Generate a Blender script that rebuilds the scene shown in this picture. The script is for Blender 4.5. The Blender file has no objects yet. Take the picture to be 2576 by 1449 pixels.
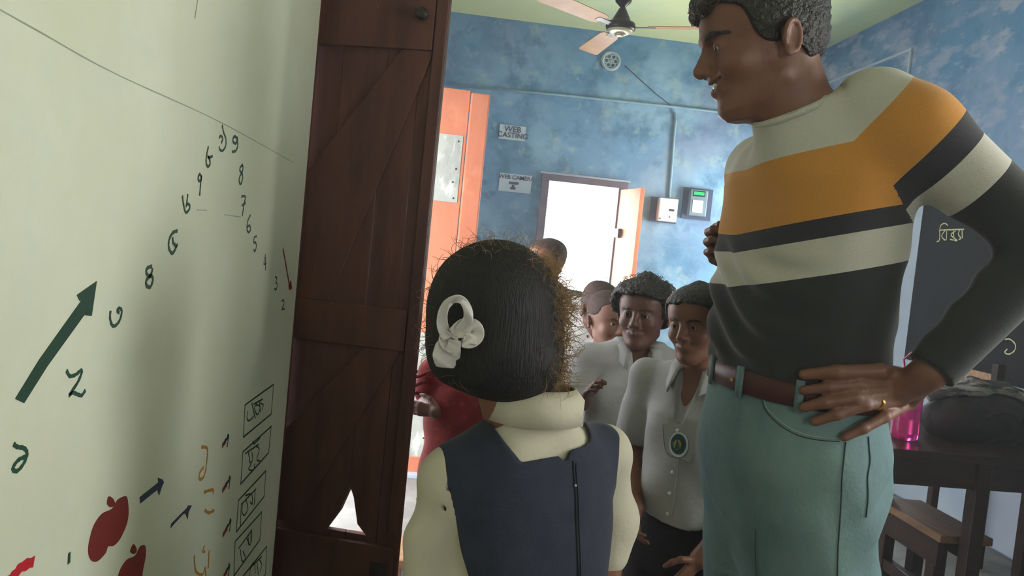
import bpy, bmesh, math, random
import numpy as np
from mathutils import Vector, Matrix
from mathutils.bvhtree import BVHTree

random.seed(7); RNG = np.random.default_rng(7)
SC = bpy.context.scene
COL = SC.collection

# ------------------------------------------------------------------ camera, world, lights, exposure
CAMH = 1.2; FPX = 1950.0; ROLL = 0.10; YAW = math.radians(5.71); PIT = math.radians(2.95)
CAM = np.array([0.0, 0.0, CAMH])
FW = np.array([math.sin(YAW)*math.cos(PIT), math.cos(YAW)*math.cos(PIT), -math.sin(PIT)])
_r0 = np.array([math.cos(YAW), -math.sin(YAW), 0.0]); _u0 = np.cross(_r0, FW)
CR = math.cos(ROLL)*_r0 + math.sin(ROLL)*_u0
CU = -math.sin(ROLL)*_r0 + math.cos(ROLL)*_u0
cam_d = bpy.data.cameras.new('camera'); cam_o = bpy.data.objects.new('camera', cam_d); COL.objects.link(cam_o)
cam_d.sensor_width = 36.0; cam_d.lens = 36.0*FPX/2576.0; cam_d.clip_start = 0.02
cam_o.matrix_world = Matrix(((CR[0], CU[0], -FW[0], CAM[0]), (CR[1], CU[1], -FW[1], CAM[1]), (CR[2], CU[2], -FW[2], CAM[2]), (0, 0, 0, 1)))
SC.camera = cam_o
SC.cycles.max_bounces = 8
SC.view_settings.view_transform = 'Standard'; SC.view_settings.look = 'None'
SC.view_settings.gamma = 1.0; SC.view_settings.use_curve_mapping = False
SC.view_settings.exposure = 0.35
W = bpy.data.worlds.new('world'); SC.world = W; W.use_nodes = True
W.node_tree.nodes['Background'].inputs[0].default_value = (0.93, 0.97, 1.0, 1)
W.node_tree.nodes['Background'].inputs[1].default_value = 6.0

def area(name, loc, rot, sx, sy, power, col):
    l = bpy.data.lights.new(name, 'AREA'); l.shape = 'RECTANGLE'; l.size = sx; l.size_y = sy; l.energy = power; l.color = col
    o = bpy.data.objects.new(name, l); COL.objects.link(o); o.location = loc; o.rotation_euler = rot
    return o
R90 = math.pi/2
# daylight: the far window, the doorway in the left wall, windows in the right wall beside the camera and deep in the room
area('daylight_far_window', (1.08, 6.30, 1.35), (-R90, 0, 0), 1.0, 1.3, 70, (0.93, 0.97, 1.0))
area('daylight_doorway', (-0.80, 3.05, 1.1), (0, -R90, 0), 1.9, 1.3, 5, (0.95, 0.98, 1.0))
area('daylight_deep_window', (2.96, 5.2, 1.45), (0, R90, 0), 1.0, 1.0, 44, (1.0, 0.99, 0.88))
area('daylight_right_window', (1.86, 0.85, 1.50), (0, R90, 0), 0.9, 0.6, 10, (1.0, 0.98, 0.88))

area('fill_behind', (1.15, -1.68, 1.7), (R90, 0, 0), 0.7, 0.8, 5.0, (1.0, 0.99, 0.92))  # added fill lamp behind the camera, lifts the left wall

# ------------------------------------------------------------------ pixel rays -> points at a real depth
def ray(px, py): return FW + CR*(px-1288)/FPX - CU*(py-724.5)/FPX
def P(px, py, Y): d = ray(px, py); return CAM + d*(Y/d[1])
def PX(px, py, X): d = ray(px, py); return CAM + d*(X/d[0])

# ------------------------------------------------------------------ objects
def setp(o, label=None, cat=None, group=None, kind=None):
    if label: o['label'] = label
    if cat: o['category'] = cat
    if group: o['group'] = group
    if kind: o['kind'] = kind
    return o
def parent(o, p):
    if p is not None:
        o.parent = p
        if p.type == 'EMPTY': o.matrix_parent_inverse = Matrix.Translation(-p.location)
    return o
def thing(name, label, cat, loc, group=None):
    o = bpy.data.objects.new(name, None); COL.objects.link(o); o.location = Vector([float(a) for a in loc]); o.empty_display_size = 0.1
    return setp(o, label, cat, group)
def mk(name, V, Fc, mat, par=None, smooth=False, bevel=0.0):
    me = bpy.data.meshes.new(name)
    me.from_pydata([tuple(float(c) for c in v) for v in V], [], [tuple(int(i) for i in f) for f in Fc])
    me.update()
    bm = bmesh.new(); bm.from_mesh(me); bmesh.ops.recalc_face_normals(bm, faces=bm.faces)
    if bevel: bmesh.ops.bevel(bm, geom=bm.edges[:], offset=bevel, segments=2, profile=0.6, affect='EDGES')
    bm.to_mesh(me); bm.free()
    if smooth: me.polygons.foreach_set('use_smooth', [True]*len(me.polygons))
    if mat: me.materials.append(mat)
    o = bpy.data.objects.new(name, me); COL.objects.link(o)
    return parent(o, par)
class MB:
    def __init__(s): s.v = []; s.f = []
    def add(s, V, Fc):
        n = len(s.v); s.v += [np.array(v, float) for v in V]; s.f += [tuple(i+n for i in f) for f in Fc]; return s
    def box(s, lo, hi, fn=None):
        V = [np.array([x, y, z], float) for x in (lo[0], hi[0]) for y in (lo[1], hi[1]) for z in (lo[2], hi[2])]
        if fn: V = [fn(v) for v in V]
        return s.add(V, [(0, 1, 3, 2), (4, 6, 7, 5), (0, 4, 5, 1), (2, 3, 7, 6), (0, 2, 6, 4), (1, 5, 7, 3)])
    def tube(s, pts, r, n=8, closed=False, flat=None):
        pts = [np.array(p, float) for p in pts]; m = len(pts); rr = r if hasattr(r, '__len__') else [r]*m
        up = np.array([0, 0, 1.0]); V = []; prev = None
        for i in range(m):
            a = pts[(i-1) % m] if (closed or i > 0) else pts[0]; b = pts[(i+1) % m] if (closed or i < m-1) else pts[-1]
            t = b-a; t = t/(np.linalg.norm(t)+1e-12)
            if prev is None:
                x = np.cross(t, up)
                if np.linalg.norm(x) < 1e-3: x = np.cross(t, np.array([1.0, 0, 0]))
            else: x = prev-t*np.dot(prev, t)
            x = x/(np.linalg.norm(x)+1e-12); prev = x; y = np.cross(t, x)
            for k in range(n):
                an = 2*math.pi*k/n
                V.append(pts[i]+rr[i]*(math.cos(an)*x+math.sin(an)*y))
        Fc = []
        for i in range(m if closed else m-1):
            j = (i+1) % m
            for k in range(n): Fc.append((i*n+k, i*n+(k+1) % n, j*n+(k+1) % n, j*n+k))
        if not closed: Fc += [tuple(range(n)), tuple((m-1)*n+k for k in range(n-1, -1, -1))]
        return s.add(V, Fc)
    def lathe(s, prof, c, n=32, ax=None):
        c = np.array(c, float)
        if ax is None: A = (np.array([1., 0, 0]), np.array([0, 1., 0]), np.array([0, 0, 1.]))
        else:
            z = np.array(ax, float); z /= np.linalg.norm(z); x = np.cross(z, [0.0, 0, 1.0])
            if np.linalg.norm(x) < 1e-3: x = np.array([1.0, 0, 0])
            x /= np.linalg.norm(x); A = (x, np.cross(z, x), z)
        V = []
        for (r, z) in prof:
            for k in range(n):
                an = 2*math.pi*k/n; V.append(c+A[0]*r*math.cos(an)+A[1]*r*math.sin(an)+A[2]*z)
        Fc = [(i*n+k, i*n+(k+1) % n, (i+1)*n+(k+1) % n, (i+1)*n+k) for i in range(len(prof)-1) for k in range(n)]
        Fc += [tuple(range(n-1, -1, -1)), tuple((len(prof)-1)*n+k for k in range(n))]
        return s.add(V, Fc)
    def prism(s, poly, fn, t0, t1):
        n = len(poly); V = [fn(a, b, t0) for a, b in poly]+[fn(a, b, t1) for a, b in poly]
        return s.add(V, [tuple(range(n)), tuple(range(2*n-1, n-1, -1))]+[(i, (i+1) % n, n+(i+1) % n, n+i) for i in range(n)])
    def build(s, name, mat, par=None, smooth=False, bevel=0.0): return mk(name, s.v, s.f, mat, par, smooth, bevel)
def catmull(pts, k=4, closed=False):
    p = np.array(pts, float); n = len(p)
    if n < 3 and not closed: return p
    out = []
    for i in range(n if closed else n-1):
        g = lambda j: p[j % n] if closed else p[min(max(j, 0), n-1)]
        a, b, c, d = g(i-1), g(i), g(i+1), g(i+2)
        for q in range(k):
            t = q/k
            out.append(0.5*((2*b)+(-a+c)*t+(2*a-5*b+4*c-d)*t*t+(-a+3*b-3*c+d)*t**3))
    if not closed: out.append(p[-1])
    return np.array(out)

# ------------------------------------------------------------------ materials
def lin(c):
    return tuple(((x/255)/12.92 if x/255 <= 0.04045 else ((x/255+0.055)/1.055)**2.4) for x in c)+(1.0,)
def mat(name, c1, c2=None, scale=8.0, rough=0.8, bump=0.0, bscale=60.0, metal=0.0, spec=0.3, detail=4.0, lo=0.35, hi=0.65, stretch=(1, 1, 1), sss=0.0, sheen=0.0):
    m = bpy.data.materials.new(name); m.use_nodes = True; nt = m.node_tree; b = nt.nodes['Principled BSDF']
    b.inputs['Roughness'].default_value = rough; b.inputs['Metallic'].default_value = metal; b.inputs['Specular IOR Level'].default_value = spec
    if sheen: b.inputs['Sheen Weight'].default_value = sheen; b.inputs['Sheen Roughness'].default_value = 0.4
    if sss: b.inputs['Subsurface Weight'].default_value = sss; b.inputs['Subsurface Radius'].default_value = (0.01, 0.004, 0.002)
    tc = nt.nodes.new('ShaderNodeTexCoord'); mp = nt.nodes.new('ShaderNodeMapping'); mp.inputs['Scale'].default_value = stretch
    nt.links.new(tc.outputs['Object'], mp.inputs[0])
    if c2 is None: c2 = tuple(max(0, x*0.9) for x in c1)
    n = nt.nodes.new('ShaderNodeTexNoise'); n.inputs['Scale'].default_value = scale; n.inputs['Detail'].default_value = detail
    nt.links.new(mp.outputs[0], n.inputs['Vector'])
    r = nt.nodes.new('ShaderNodeValToRGB'); r.color_ramp.elements[0].position = lo; r.color_ramp.elements[1].position = hi
    r.color_ramp.elements[0].color = lin(c1); r.color_ramp.elements[1].color = lin(c2)
    nt.links.new(n.outputs[0], r.inputs[0]); nt.links.new(r.outputs[0], b.inputs['Base Color'])
    if bump:
        n2 = nt.nodes.new('ShaderNodeTexNoise'); n2.inputs['Scale'].default_value = bscale; n2.inputs['Detail'].default_value = 3
        nt.links.new(mp.outputs[0], n2.inputs['Vector'])
        bp = nt.nodes.new('ShaderNodeBump'); bp.inputs['Strength'].default_value = bump; bp.inputs['Distance'].default_value = 0.01
        nt.links.new(n2.outputs[0], bp.inputs['Height']); nt.links.new(bp.outputs[0], b.inputs['Normal'])
    m['_'] = 0
    return m
def emat(name, c, s):
    m = bpy.data.materials.new(name); m.use_nodes = True; b = m.node_tree.nodes['Principled BSDF']
    b.inputs['Base Color'].default_value = lin(c); b.inputs['Emission Color'].default_value = lin(c); b.inputs['Emission Strength'].default_value = s
    return m
def layered(name, base, layers, rough=0.9, bump=0.15, bscale=40, coord='Object'):
    """layers: (colour, scale, lo, hi, amount, stretch, rot, offset) noise patches over a base colour"""
    m = bpy.data.materials.new(name); m.use_nodes = True; nt = m.node_tree; b = nt.nodes['Principled BSDF']
    b.inputs['Roughness'].default_value = rough; b.inputs['Specular IOR Level'].default_value = 0.2
    tc = nt.nodes.new('ShaderNodeTexCoord'); cur = None
    for (c, sc, lo, hi, am, st, rot, off) in layers:
        mp = nt.nodes.new('ShaderNodeMapping'); mp.inputs['Scale'].default_value = st; mp.inputs['Rotation'].default_value = rot; mp.inputs['Location'].default_value = (off, off*1.7, off*0.6)
        nt.links.new(tc.outputs[coord], mp.inputs[0])
        n = nt.nodes.new('ShaderNodeTexNoise'); n.inputs['Scale'].default_value = sc; n.inputs['Detail'].default_value = 7; n.inputs['Roughness'].default_value = 0.62
        nt.links.new(mp.outputs[0], n.inputs['Vector'])
        mr = nt.nodes.new('ShaderNodeMapRange'); mr.inputs['From Min'].default_value = lo; mr.inputs['From Max'].default_value = hi; mr.inputs['To Max'].default_value = am
        nt.links.new(n.outputs[0], mr.inputs[0])
        mx = nt.nodes.new('ShaderNodeMix'); mx.data_type = 'RGBA'
        nt.links.new(mr.outputs[0], mx.inputs['Factor'])
        if cur is None: mx.inputs['A'].default_value = lin(base)
        else: nt.links.new(cur, mx.inputs['A'])
        mx.inputs['B'].default_value = lin(c); cur = mx.outputs['Result']
    nt.links.new(cur, b.inputs['Base Color'])
    if bump:
        n2 = nt.nodes.new('ShaderNodeTexNoise'); n2.inputs['Scale'].default_value = bscale; n2.inputs['Detail'].default_value = 5
        nt.links.new(tc.outputs[coord], n2.inputs['Vector'])
        bp = nt.nodes.new('ShaderNodeBump'); bp.inputs['Strength'].default_value = bump; bp.inputs['Distance'].default_value = 0.01
        nt.links.new(n2.outputs[0], bp.inputs['Height']); nt.links.new(bp.outputs[0], b.inputs['Normal'])
    return m
Z3 = (0, 0, 0); O3 = (1, 1, 1)
M = {}
M['blue'] = layered('blue_limewash', (108, 150, 184), [((150, 186, 208), 1.6, .45, .62, .8, O3, Z3, 0), ((82, 130, 164), 2.6, .52, .66, .75, (1, 1, 1.4), Z3, 5), ((120, 128, 160), 1.1, .50, .70, .6, O3, Z3, 9), ((165, 185, 180), 3.5, .60, .70, .5, O3, Z3, 13), ((62, 108, 136), 4.5, .52, .66, .6, O3, Z3, 21), ((158, 182, 186), 7, .58, .66, .55, O3, Z3, 27), ((96, 112, 150), 2.2, .55, .66, .6, O3, Z3, 31)])
M['blue_peel'] = layered('blue_peeling_limewash', (98, 138, 170), [((70, 112, 148), 2.2, .48, .62, .8, O3, Z3, 3), ((142, 156, 182), 1.5, .48, .66, .7, O3, Z3, 7), ((166, 168, 186), 5, .50, .60, .65, (1, .6, 1.5), (.6, 0, 0), 11), ((192, 186, 192), 8, .57, .64, .5, (1, .6, 1.3), (.6, 0, 0), 19), ((88, 128, 138), 5, .58, .68, .5, O3, Z3, 17)])
M['cream'] = layered('pale_green_plaster', (211, 212, 192), [((202, 205, 180), 1.2, .4, .65, .6, O3, Z3, 2), ((222, 226, 212), 3.0, .5, .7, .5, O3, Z3, 6), ((202, 212, 204), 25, .5, .7, .35, O3, Z3, 6)], bump=0.05, bscale=120)
M['ceil'] = layered('pale_yellow_green_ceiling', (200, 208, 160), [((176, 196, 170), 1.3, .45, .65, .7, O3, Z3, 4), ((214, 216, 150), .9, .5, .7, .7, O3, Z3, 8)])
M['floor'] = layered('worn_cement_floor', (150, 150, 148), [((118, 114, 110), 1.5, .45, .65, .8, O3, Z3, 1), ((176, 176, 176), 4, .52, .7, .6, O3, Z3, 5)], rough=0.6)
M['door'] = layered('brown_painted_wood', (92, 62, 54), [((70, 46, 42), 2.5, .45, .62, .7, (6, 6, .8), Z3, 2), ((120, 76, 58), 3.0, .55, .7, .5, (5, 5, 1), Z3, 7), ((150, 120, 104), 14, .70, .74, .5, (1, 1, .5), Z3, 9)], rough=0.65, bump=0.25, bscale=30)
M['orange'] = layered('orange_door_paint', (206, 126, 96), [((190, 110, 82), 2.5, .45, .65, .7, (2, 2, .6), Z3, 3), ((224, 150, 116), 6, .55, .7, .5, O3, Z3, 5)], rough=0.55)
M['peach'] = mat('orange_shutter_paint', (226, 132, 84), (210, 112, 70), 5, 0.6)
M['tin'] = layered('scratched_sheet_metal', (176, 178, 170), [((140, 144, 138), 9, .45, .62, .8, (1, 1, .4), (0, .5, 0), 3), ((226, 228, 222), 14, .55, .68, .8, (1, 1, .5), Z3, 5)], rough=0.45, bump=0.3, bscale=25)
M['frame'] = mat('window_frame_paint', (120, 100, 112), (96, 82, 96), 6, 0.7, 0.1)
M['iron'] = mat('dark_iron', (70, 62, 60), (50, 46, 46), 20, 0.5, metal=0.4)
M['paper'] = mat('white_paper', (196, 208, 216), (182, 196, 208), 6, 0.9)
M['ink'] = mat('black_ink', (52, 58, 78), (60, 66, 86), 30, 0.8)
M['pvc'] = mat('conduit_limewashed', (120, 156, 176), (146, 172, 184), 8, 0.7, 0.1)
M['wire'] = mat('dark_wire', (58, 72, 92), None, 8, 0.6)
M['vent'] = mat('grey_white_plaster_lattice', (176, 186, 190), (156, 170, 178), 20, 0.9, 0.2)
M['backing'] = mat('dark_blue_grey_board', (66, 78, 104), (54, 66, 92), 6, 0.8)
M['wplastic'] = mat('white_plastic', (206, 210, 212), (196, 200, 204), 4, 0.4)
M['gplastic'] = mat('grey_plastic', (112, 132, 146), (100, 120, 136), 4, 0.4)
M['green_led'] = emat('green_led', (20, 240, 120), 1.2)
M['lcd'] = mat('dark_display', (18, 48, 40), None, 4, 0.3)
M['fanbrown'] = mat('brown_fan_enamel', (58, 46, 48), (48, 38, 42), 6, 0.35)
M['fanblade'] = mat('tan_fan_blade', (190, 142, 92), (176, 126, 80), 6, 0.5)
M['fanrim'] = mat('cream_fan_cap', (196, 190, 160), (180, 172, 140), 6, 0.3, metal=0.3)
M['board'] = layered('black_chalkboard', (20, 21, 23), [((40, 42, 44), 1.8, .5, .75, .6, (1, 2, 1), (.5, 0, 0), 4), ((27, 24, 24), 6, .45, .7, .5, O3, Z3, 9)], rough=0.75, bump=0.02)
M['whiteband'] = mat('white_painted_border', (178, 186, 198), (164, 174, 188), 5, 0.85)
M['chalk'] = mat('yellow_chalk', (206, 204, 150), (186, 186, 140), 60, 0.95)
M['chalkw'] = mat('pale_chalk_smear', (96, 98, 104), (80, 84, 90), 20, 0.95)
M['wood'] = layered('dark_brown_table_wood', (52, 36, 29), [((36, 25, 23), 4, .42, .62, .8, (1, 8, 8), Z3, 3), ((74, 52, 40), 6, .56, .72, .5, (1, 9, 9), Z3, 8)], rough=0.32, bump=0.1)
M['bench'] = layered('worn_brown_bench_wood', (128, 98, 72), [((92, 66, 50), 4, .42, .62, .8, (8, 1, 8), Z3, 3), ((150, 120, 96), 6, .56, .72, .5, (8, 1, 8), Z3, 8)], rough=0.45, bump=0.1)
M['lightwood'] = mat('pale_brown_wood', (168, 130, 98), (140, 104, 78), 8, 0.6, stretch=(1, 6, 6))
M['pgreen'] = mat('dark_green_paint', (26, 58, 44), (32, 66, 50), 12, 0.7)
M['pgreen2'] = mat('green_marker', (30, 74, 56), (40, 66, 58), 20, 0.7)
M['pred'] = mat('dark_red_paint', (128, 34, 30), (112, 40, 34), 9, 0.7)
M['pbrightred'] = mat('red_marker', (186, 32, 44), (150, 44, 40), 9, 0.7)
M['pblue'] = mat('navy_paint', (42, 54, 72), (50, 58, 74), 9, 0.7)
M['pochre'] = mat('ochre_paint', (186, 132, 48), (170, 120, 50), 9, 0.7)
M['pencil'] = mat('grey_pencil_crack', (166, 174, 158), None, 9, 0.9)
M['skin_man'] = mat('brown_skin_man', (116, 78, 62), (104, 68, 54), 18, 0.5, 0.08, 220, sss=0.06, spec=0.4)
M['skin_kid'] = mat('brown_skin_child', (124, 82, 64), (112, 74, 58), 18, 0.5, 0.05, 200, sss=0.06, spec=0.4)
M['skin_dark'] = mat('dark_brown_skin_child', (96, 64, 53), (86, 56, 47), 18, 0.5, 0.05, 200, sss=0.06, spec=0.4)
M['lip'] = mat('lip_skin', (128, 70, 66), (116, 62, 60), 30, 0.45)
M['teeth'] = mat('tooth_white', (226, 218, 206), None, 30, 0.3)
M['eyew'] = mat('eye_white', (150, 142, 136), None, 30, 0.25)
M['iris'] = mat('dark_iris', (34, 24, 20), None, 30, 0.2)
M['hair'] = mat('black_hair', (30, 27, 28), (40, 35, 34), 60, 0.55, 0.9, 140, spec=0.45)
M['hairstrand'] = mat('hair_strand_black', (44, 34, 30), (58, 44, 36), 60, 0.45, spec=0.6)
M['jeans'] = layered('faded_teal_denim', (104, 126, 127), [((76, 100, 107), 7, .42, .62, .75, (1, 1, .5), Z3, 2), ((116, 137, 133), 5, .54, .7, .6, (1, 1, .5), Z3, 6), ((98, 124, 130), 70, .45, .6, .5, (3, 3, 1), Z3, 6)], rough=0.9, bump=0.12, bscale=160)
M['jeanseam'] = mat('denim_seam_dark', (44, 58, 64), (56, 70, 76), 30, 0.9)
M['jeanpipe'] = mat('denim_stitch_light', (140, 158, 156), (124, 144, 144), 30, 0.9)
M['belt'] = mat('brown_leather_belt', (74, 36, 30), (62, 30, 26), 14, 0.45, 0.1)
M['gold'] = mat('gold_ring', (214, 170, 92), None, 5, 0.25, metal=1.0)
M['shirt'] = mat('grey_white_school_shirt', (164, 162, 163), (150, 148, 151), 10, 0.9, 0.1, 90)
M['shirt_cream'] = mat('cream_school_shirt', (188, 182, 164), (176, 170, 152), 10, 0.9, 0.1, 90)
M['navy'] = mat('navy_pinafore_cloth', (44, 48, 62), (38, 42, 56), 40, 0.92, 0.12, 260, sheen=0.1)
M['trouser'] = mat('dark_school_trousers', (32, 30, 34), (26, 25, 29), 30, 0.9, 0.1, 120)
M['red'] = layered('dark_red_printed_dress', (94, 26, 26), [((134, 50, 40), 40, .56, .64, .7, O3, Z3, 3), ((84, 24, 26), 8, .45, .65, .7, O3, Z3, 7)], rough=0.85)
M['tee'] = mat('white_tee_cloth', (214, 212, 210), (204, 200, 200), 10, 0.9)
M['tee_red'] = mat('red_print', (170, 40, 48), (120, 40, 40), 10, 0.9)
M['pinkcloth'] = mat('pink_cloth', (214, 50, 110), (196, 44, 100), 10, 0.9)
M['jacket'] = mat('grey_green_jacket', (94, 100, 98), (78, 84, 84), 10, 0.9)
M['ribbon'] = mat('white_satin_ribbon', (206, 200, 196), (188, 182, 184), 14, 0.6, 0.15, 60)
M['emblem_b'] = mat('dark_teal_emblem', (34, 66, 78), (42, 78, 88), 30, 0.8)
M['emblem_y'] = mat('yellow_emblem', (176, 146, 60), (150, 130, 70), 60, 0.8)
M['bag'] = mat('black_cloth_bag', (22, 20, 23), (38, 31, 33), 12, 0.75, 0.4, 30)
M['stripecloth'] = layered('grey_striped_cloth', (150, 146, 146), [((60, 62, 66), 3, .46, .54, .9, (1.0, 8, 8), (0, .2, .1), 3), ((190, 170, 160), 4, .55, .62, .7, (1, 9, 9), (0, .2, .1), 8)], rough=0.9)
M['shoe'] = mat('dark_shoe', (36, 30, 28), None, 8, 0.5)
M['navel'] = mat('neck_rib_knit', (176, 174, 164), (166, 164, 154), 60, 0.95, 0.3, 200)
def pinkglass():
    m = bpy.data.materials.new('translucent_pink_plastic'); m.use_nodes = True; b = m.node_tree.nodes['Principled BSDF']
    b.inputs['Base Color'].default_value = lin((236, 70, 150)); b.inputs['Roughness'].default_value = 0.15; b.inputs['Transmission Weight'].default_value = 0.7; b.inputs['IOR'].default_value = 1.3
    return m
M['pink'] = pinkglass(); M['pinkcap'] = mat('dark_pink_cap', (150, 24, 70), (130, 22, 60), 8, 0.35)
def strandmat():
    m = bpy.data.materials.new('backlit_brown_strand'); m.use_nodes = True; nt = m.node_tree; b = nt.nodes['Principled BSDF']
    b.inputs['Base Color'].default_value = lin((58, 48, 42)); b.inputs['Roughness'].default_value = .35
    t = nt.nodes.new('ShaderNodeBsdfTranslucent'); t.inputs[0].default_value = lin((214, 192, 160)); mx = nt.nodes.new('ShaderNodeMixShader'); mx.inputs[0].default_value = .8
    nt.links.new(b.outputs[0], mx.inputs[1]); nt.links.new(t.outputs[0], mx.inputs[2]); nt.links.new(mx.outputs[0], nt.nodes['Material Output'].inputs[0])
    return m
M['strand'] = strandmat()

M['hair_smooth'] = mat('black_combed_hair', (24, 23, 26), (36, 33, 34), 260, 0.65, 0.35, 420, spec=0.25, stretch=(1, 1, .08))

def knit(name, cols, tb, ab):
    m = bpy.data.materials.new(name); m.use_nodes = True; nt = m.node_tree; b = nt.nodes['Principled BSDF']; outs = []
    for at_, bounds in (('stripe_torso', tb), ('stripe_sleeve', ab)):
        a = nt.nodes.new('ShaderNodeAttribute'); a.attribute_name = at_
        r = nt.nodes.new('ShaderNodeValToRGB'); r.color_ramp.interpolation = 'CONSTANT'; el = r.color_ramp.elements
        while len(el) < len(cols): el.new(0.5)
        for e, p, c in zip(el, [0.0]+bounds, cols): e.position = p; e.color = lin(c)
        nt.links.new(a.outputs['Fac'], r.inputs[0]); outs.append(r.outputs[0])
    a = nt.nodes.new('ShaderNodeAttribute'); a.attribute_name = 'sleeve'
    g = nt.nodes.new('ShaderNodeMath'); g.operation = 'GREATER_THAN'; g.inputs[1].default_value = .5; nt.links.new(a.outputs['Fac'], g.inputs[0])
    x = nt.nodes.new('ShaderNodeMix'); x.data_type = 'RGBA'; nt.links.new(g.outputs[0], x.inputs['Factor']); nt.links.new(outs[0], x.inputs['A']); nt.links.new(outs[1], x.inputs['B'])
    tc = nt.nodes.new('ShaderNodeTexCoord'); n = nt.nodes.new('ShaderNodeTexNoise'); n.inputs['Scale'].default_value = 420
    nt.links.new(tc.outputs['Object'], n.inputs['Vector'])
    mx = nt.nodes.new('ShaderNodeMix'); mx.data_type = 'RGBA'; mx.blend_type = 'MULTIPLY'; mx.inputs['Factor'].default_value = .25
    nt.links.new(x.outputs['Result'], mx.inputs['A']); nt.links.new(n.outputs[0], mx.inputs['B']); nt.links.new(mx.outputs['Result'], b.inputs['Base Color'])
    b.inputs['Roughness'].default_value = .95; b.inputs['Specular IOR Level'].default_value = .1; b.inputs['Sheen Weight'].default_value = .15
    bp = nt.nodes.new('ShaderNodeBump'); bp.inputs['Strength'].default_value = .25; bp.inputs['Distance'].default_value = .002
    nt.links.new(n.outputs[0], bp.inputs['Height']); nt.links.new(bp.outputs[0], b.inputs['Normal'])
    return m

# ------------------------------------------------------------------ setting
XL, XR, YF, YB, ZC = -0.375, 2.76, 6.0, -1.6, 2.93
def struct(name, mb, m, bevel=0.0): return setp(mb.build(name, m, None, False, bevel), kind='structure')
struct('floor', MB().box((-2.5, YB-.3, -.12), (XR+.3, YF+.4, 0)), M['floor'])
struct('ceiling', MB().box((XL-.25, YB-.2, ZC), (XR+.25, YF+.25, ZC+.12)), M['ceil'])
# left wall: near length with a rounded end at the doorway, lintel, far length
mb = MB().box((XL-.22, YB, 0), (XL, 2.2, ZC))
wl = mb.build('wall_left', M['cream'], None)
bv = wl.modifiers.new('round', 'BEVEL'); bv.width = 0.03; bv.segments = 5; bv.limit_method = 'ANGLE'
for p in wl.data.polygons: p.use_smooth = True
setp(wl, kind='structure')
struct('wall_left', MB().box((XL-.22, 2.2, 2.08), (XL, 3.95, ZC)).box((XL-.22, 3.95, 0), (XL, YF, ZC)), M['blue'])
struct('wall_behind', MB().box((XL-.2, YB-.2, 0), (.8, YB, ZC)).box((1.5, YB-.2, 0), (XR+.2, YB, ZC)).box((.8, YB-.2, 0), (1.5, YB, 1.3)).box((.8, YB-.2, 2.1), (1.5, YB, ZC)), M['cream'])  # unseen wall; its opening is added to seat the fill lamp
# right wall with a window opening beside the camera (out of frame)
XN = 1.70      # unseen near length of the right wall, stepped in to bring its window lamp closer
struct('wall_right', MB().box((XR, 1.2, 0), (XR+.22, 4.72, ZC)).box((XR, 5.7, 0), (XR+.22, YF, ZC)).box((XR, 4.72, 0), (XR+.22, 5.7, .95)).box((XR, 4.72, 1.95), (XR+.22, 5.7, ZC)), M['blue_peel'])
struct('wall_right', MB().box((XN, YB, 0), (XN+.22, .5, ZC)).box((XN, 1.15, 0), (XN+.22, 1.2, ZC)).box((XN, .5, 0), (XN+.22, 1.15, 1.0)).box((XN, .5, 2.0), (XN+.22, 1.15, ZC)).box((XN, 1.2, 0), (XR, 1.3, ZC)), M['cream'])
# far wall with the window opening
WX0, WX1, WZ0, WZ1 = 0.775, 1.375, 0.86, 1.765
struct('wall_far', MB().box((XL-.22, YF, 0), (WX0, YF+.22, ZC)).box((WX1, YF, 0), (XR+.22, YF+.22, ZC)).box((WX0, YF, 0), (WX1, YF+.22, WZ0)).box((WX0, YF, WZ1), (WX1, YF+.22, ZC)), M['blue'])

# window: frame, bars, shutter
w1 = setp(MB().box((WX0-.035, YF-.03, WZ1-.02), (WX1+.05, YF+.05, WZ1+.03)).build('window_1', M['frame'], None, False, .006), kind='structure')
MB().box((WX0-.03, YF-.025, WZ0), (WX0+.03, YF+.06, WZ1-.02)).build('frame_stile', M['frame'], w1, False, .005)
MB().box((WX1-.02, YF-.02, WZ0), (WX1+.02, YF+.06, WZ1-.02)).build('frame_stile', M['frame'], w1, False, .005)
MB().box((WX0-.03, YF-.03, WZ0-.055), (WX1+.04, YF+.06, WZ0)).build('frame_sill', M['orange'], w1, False, .005)
MB().box((WX0-.06, YF-.05, WZ0-.085), (WX1+.06, YF, WZ0-.058)).build('window_ledge', M['whiteband'], w1, False, .005)
MB().box((WX0-.05, YF-.045, WZ1+.03), (WX1+.06, YF+.0, WZ1+.045)).build('head_moulding', M['whiteband'], w1, False, .004)
for k, z in enumerate((1.04, 1.17, 1.30, 1.43, 1.56)):
    MB().tube([(WX0, YF+.04, z), (WX1, YF+.04, z)], .002, 8).build('window_bar', M['iron'], w1)
a = math.radians(77); hx, hy = WX1+.015, YF-.02
sd = np.array([math.cos(a), -math.sin(a), 0]); sn = np.array([-math.sin(a), -math.cos(a), 0])
fs = lambda v: np.array([hx, hy, 0])+sd*v[0]+sn*v[1]+np.array([0, 0, v[2]])
sh = MB().box((0, 0, WZ0+.01), (.36, .022, WZ1-.03), fs).build('window_shutter', M['peach'], w1, False, .002)
MB().box((.29, .022, WZ0+.01), (.36, .034, WZ1-.03), fs).build('shutter_stile', M['peach'], sh, False, .002)
MB().box((.03, .022, 1.36), (.09, .05, 1.43), fs).build('latch', M['iron'], sh, False, .002)

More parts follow.
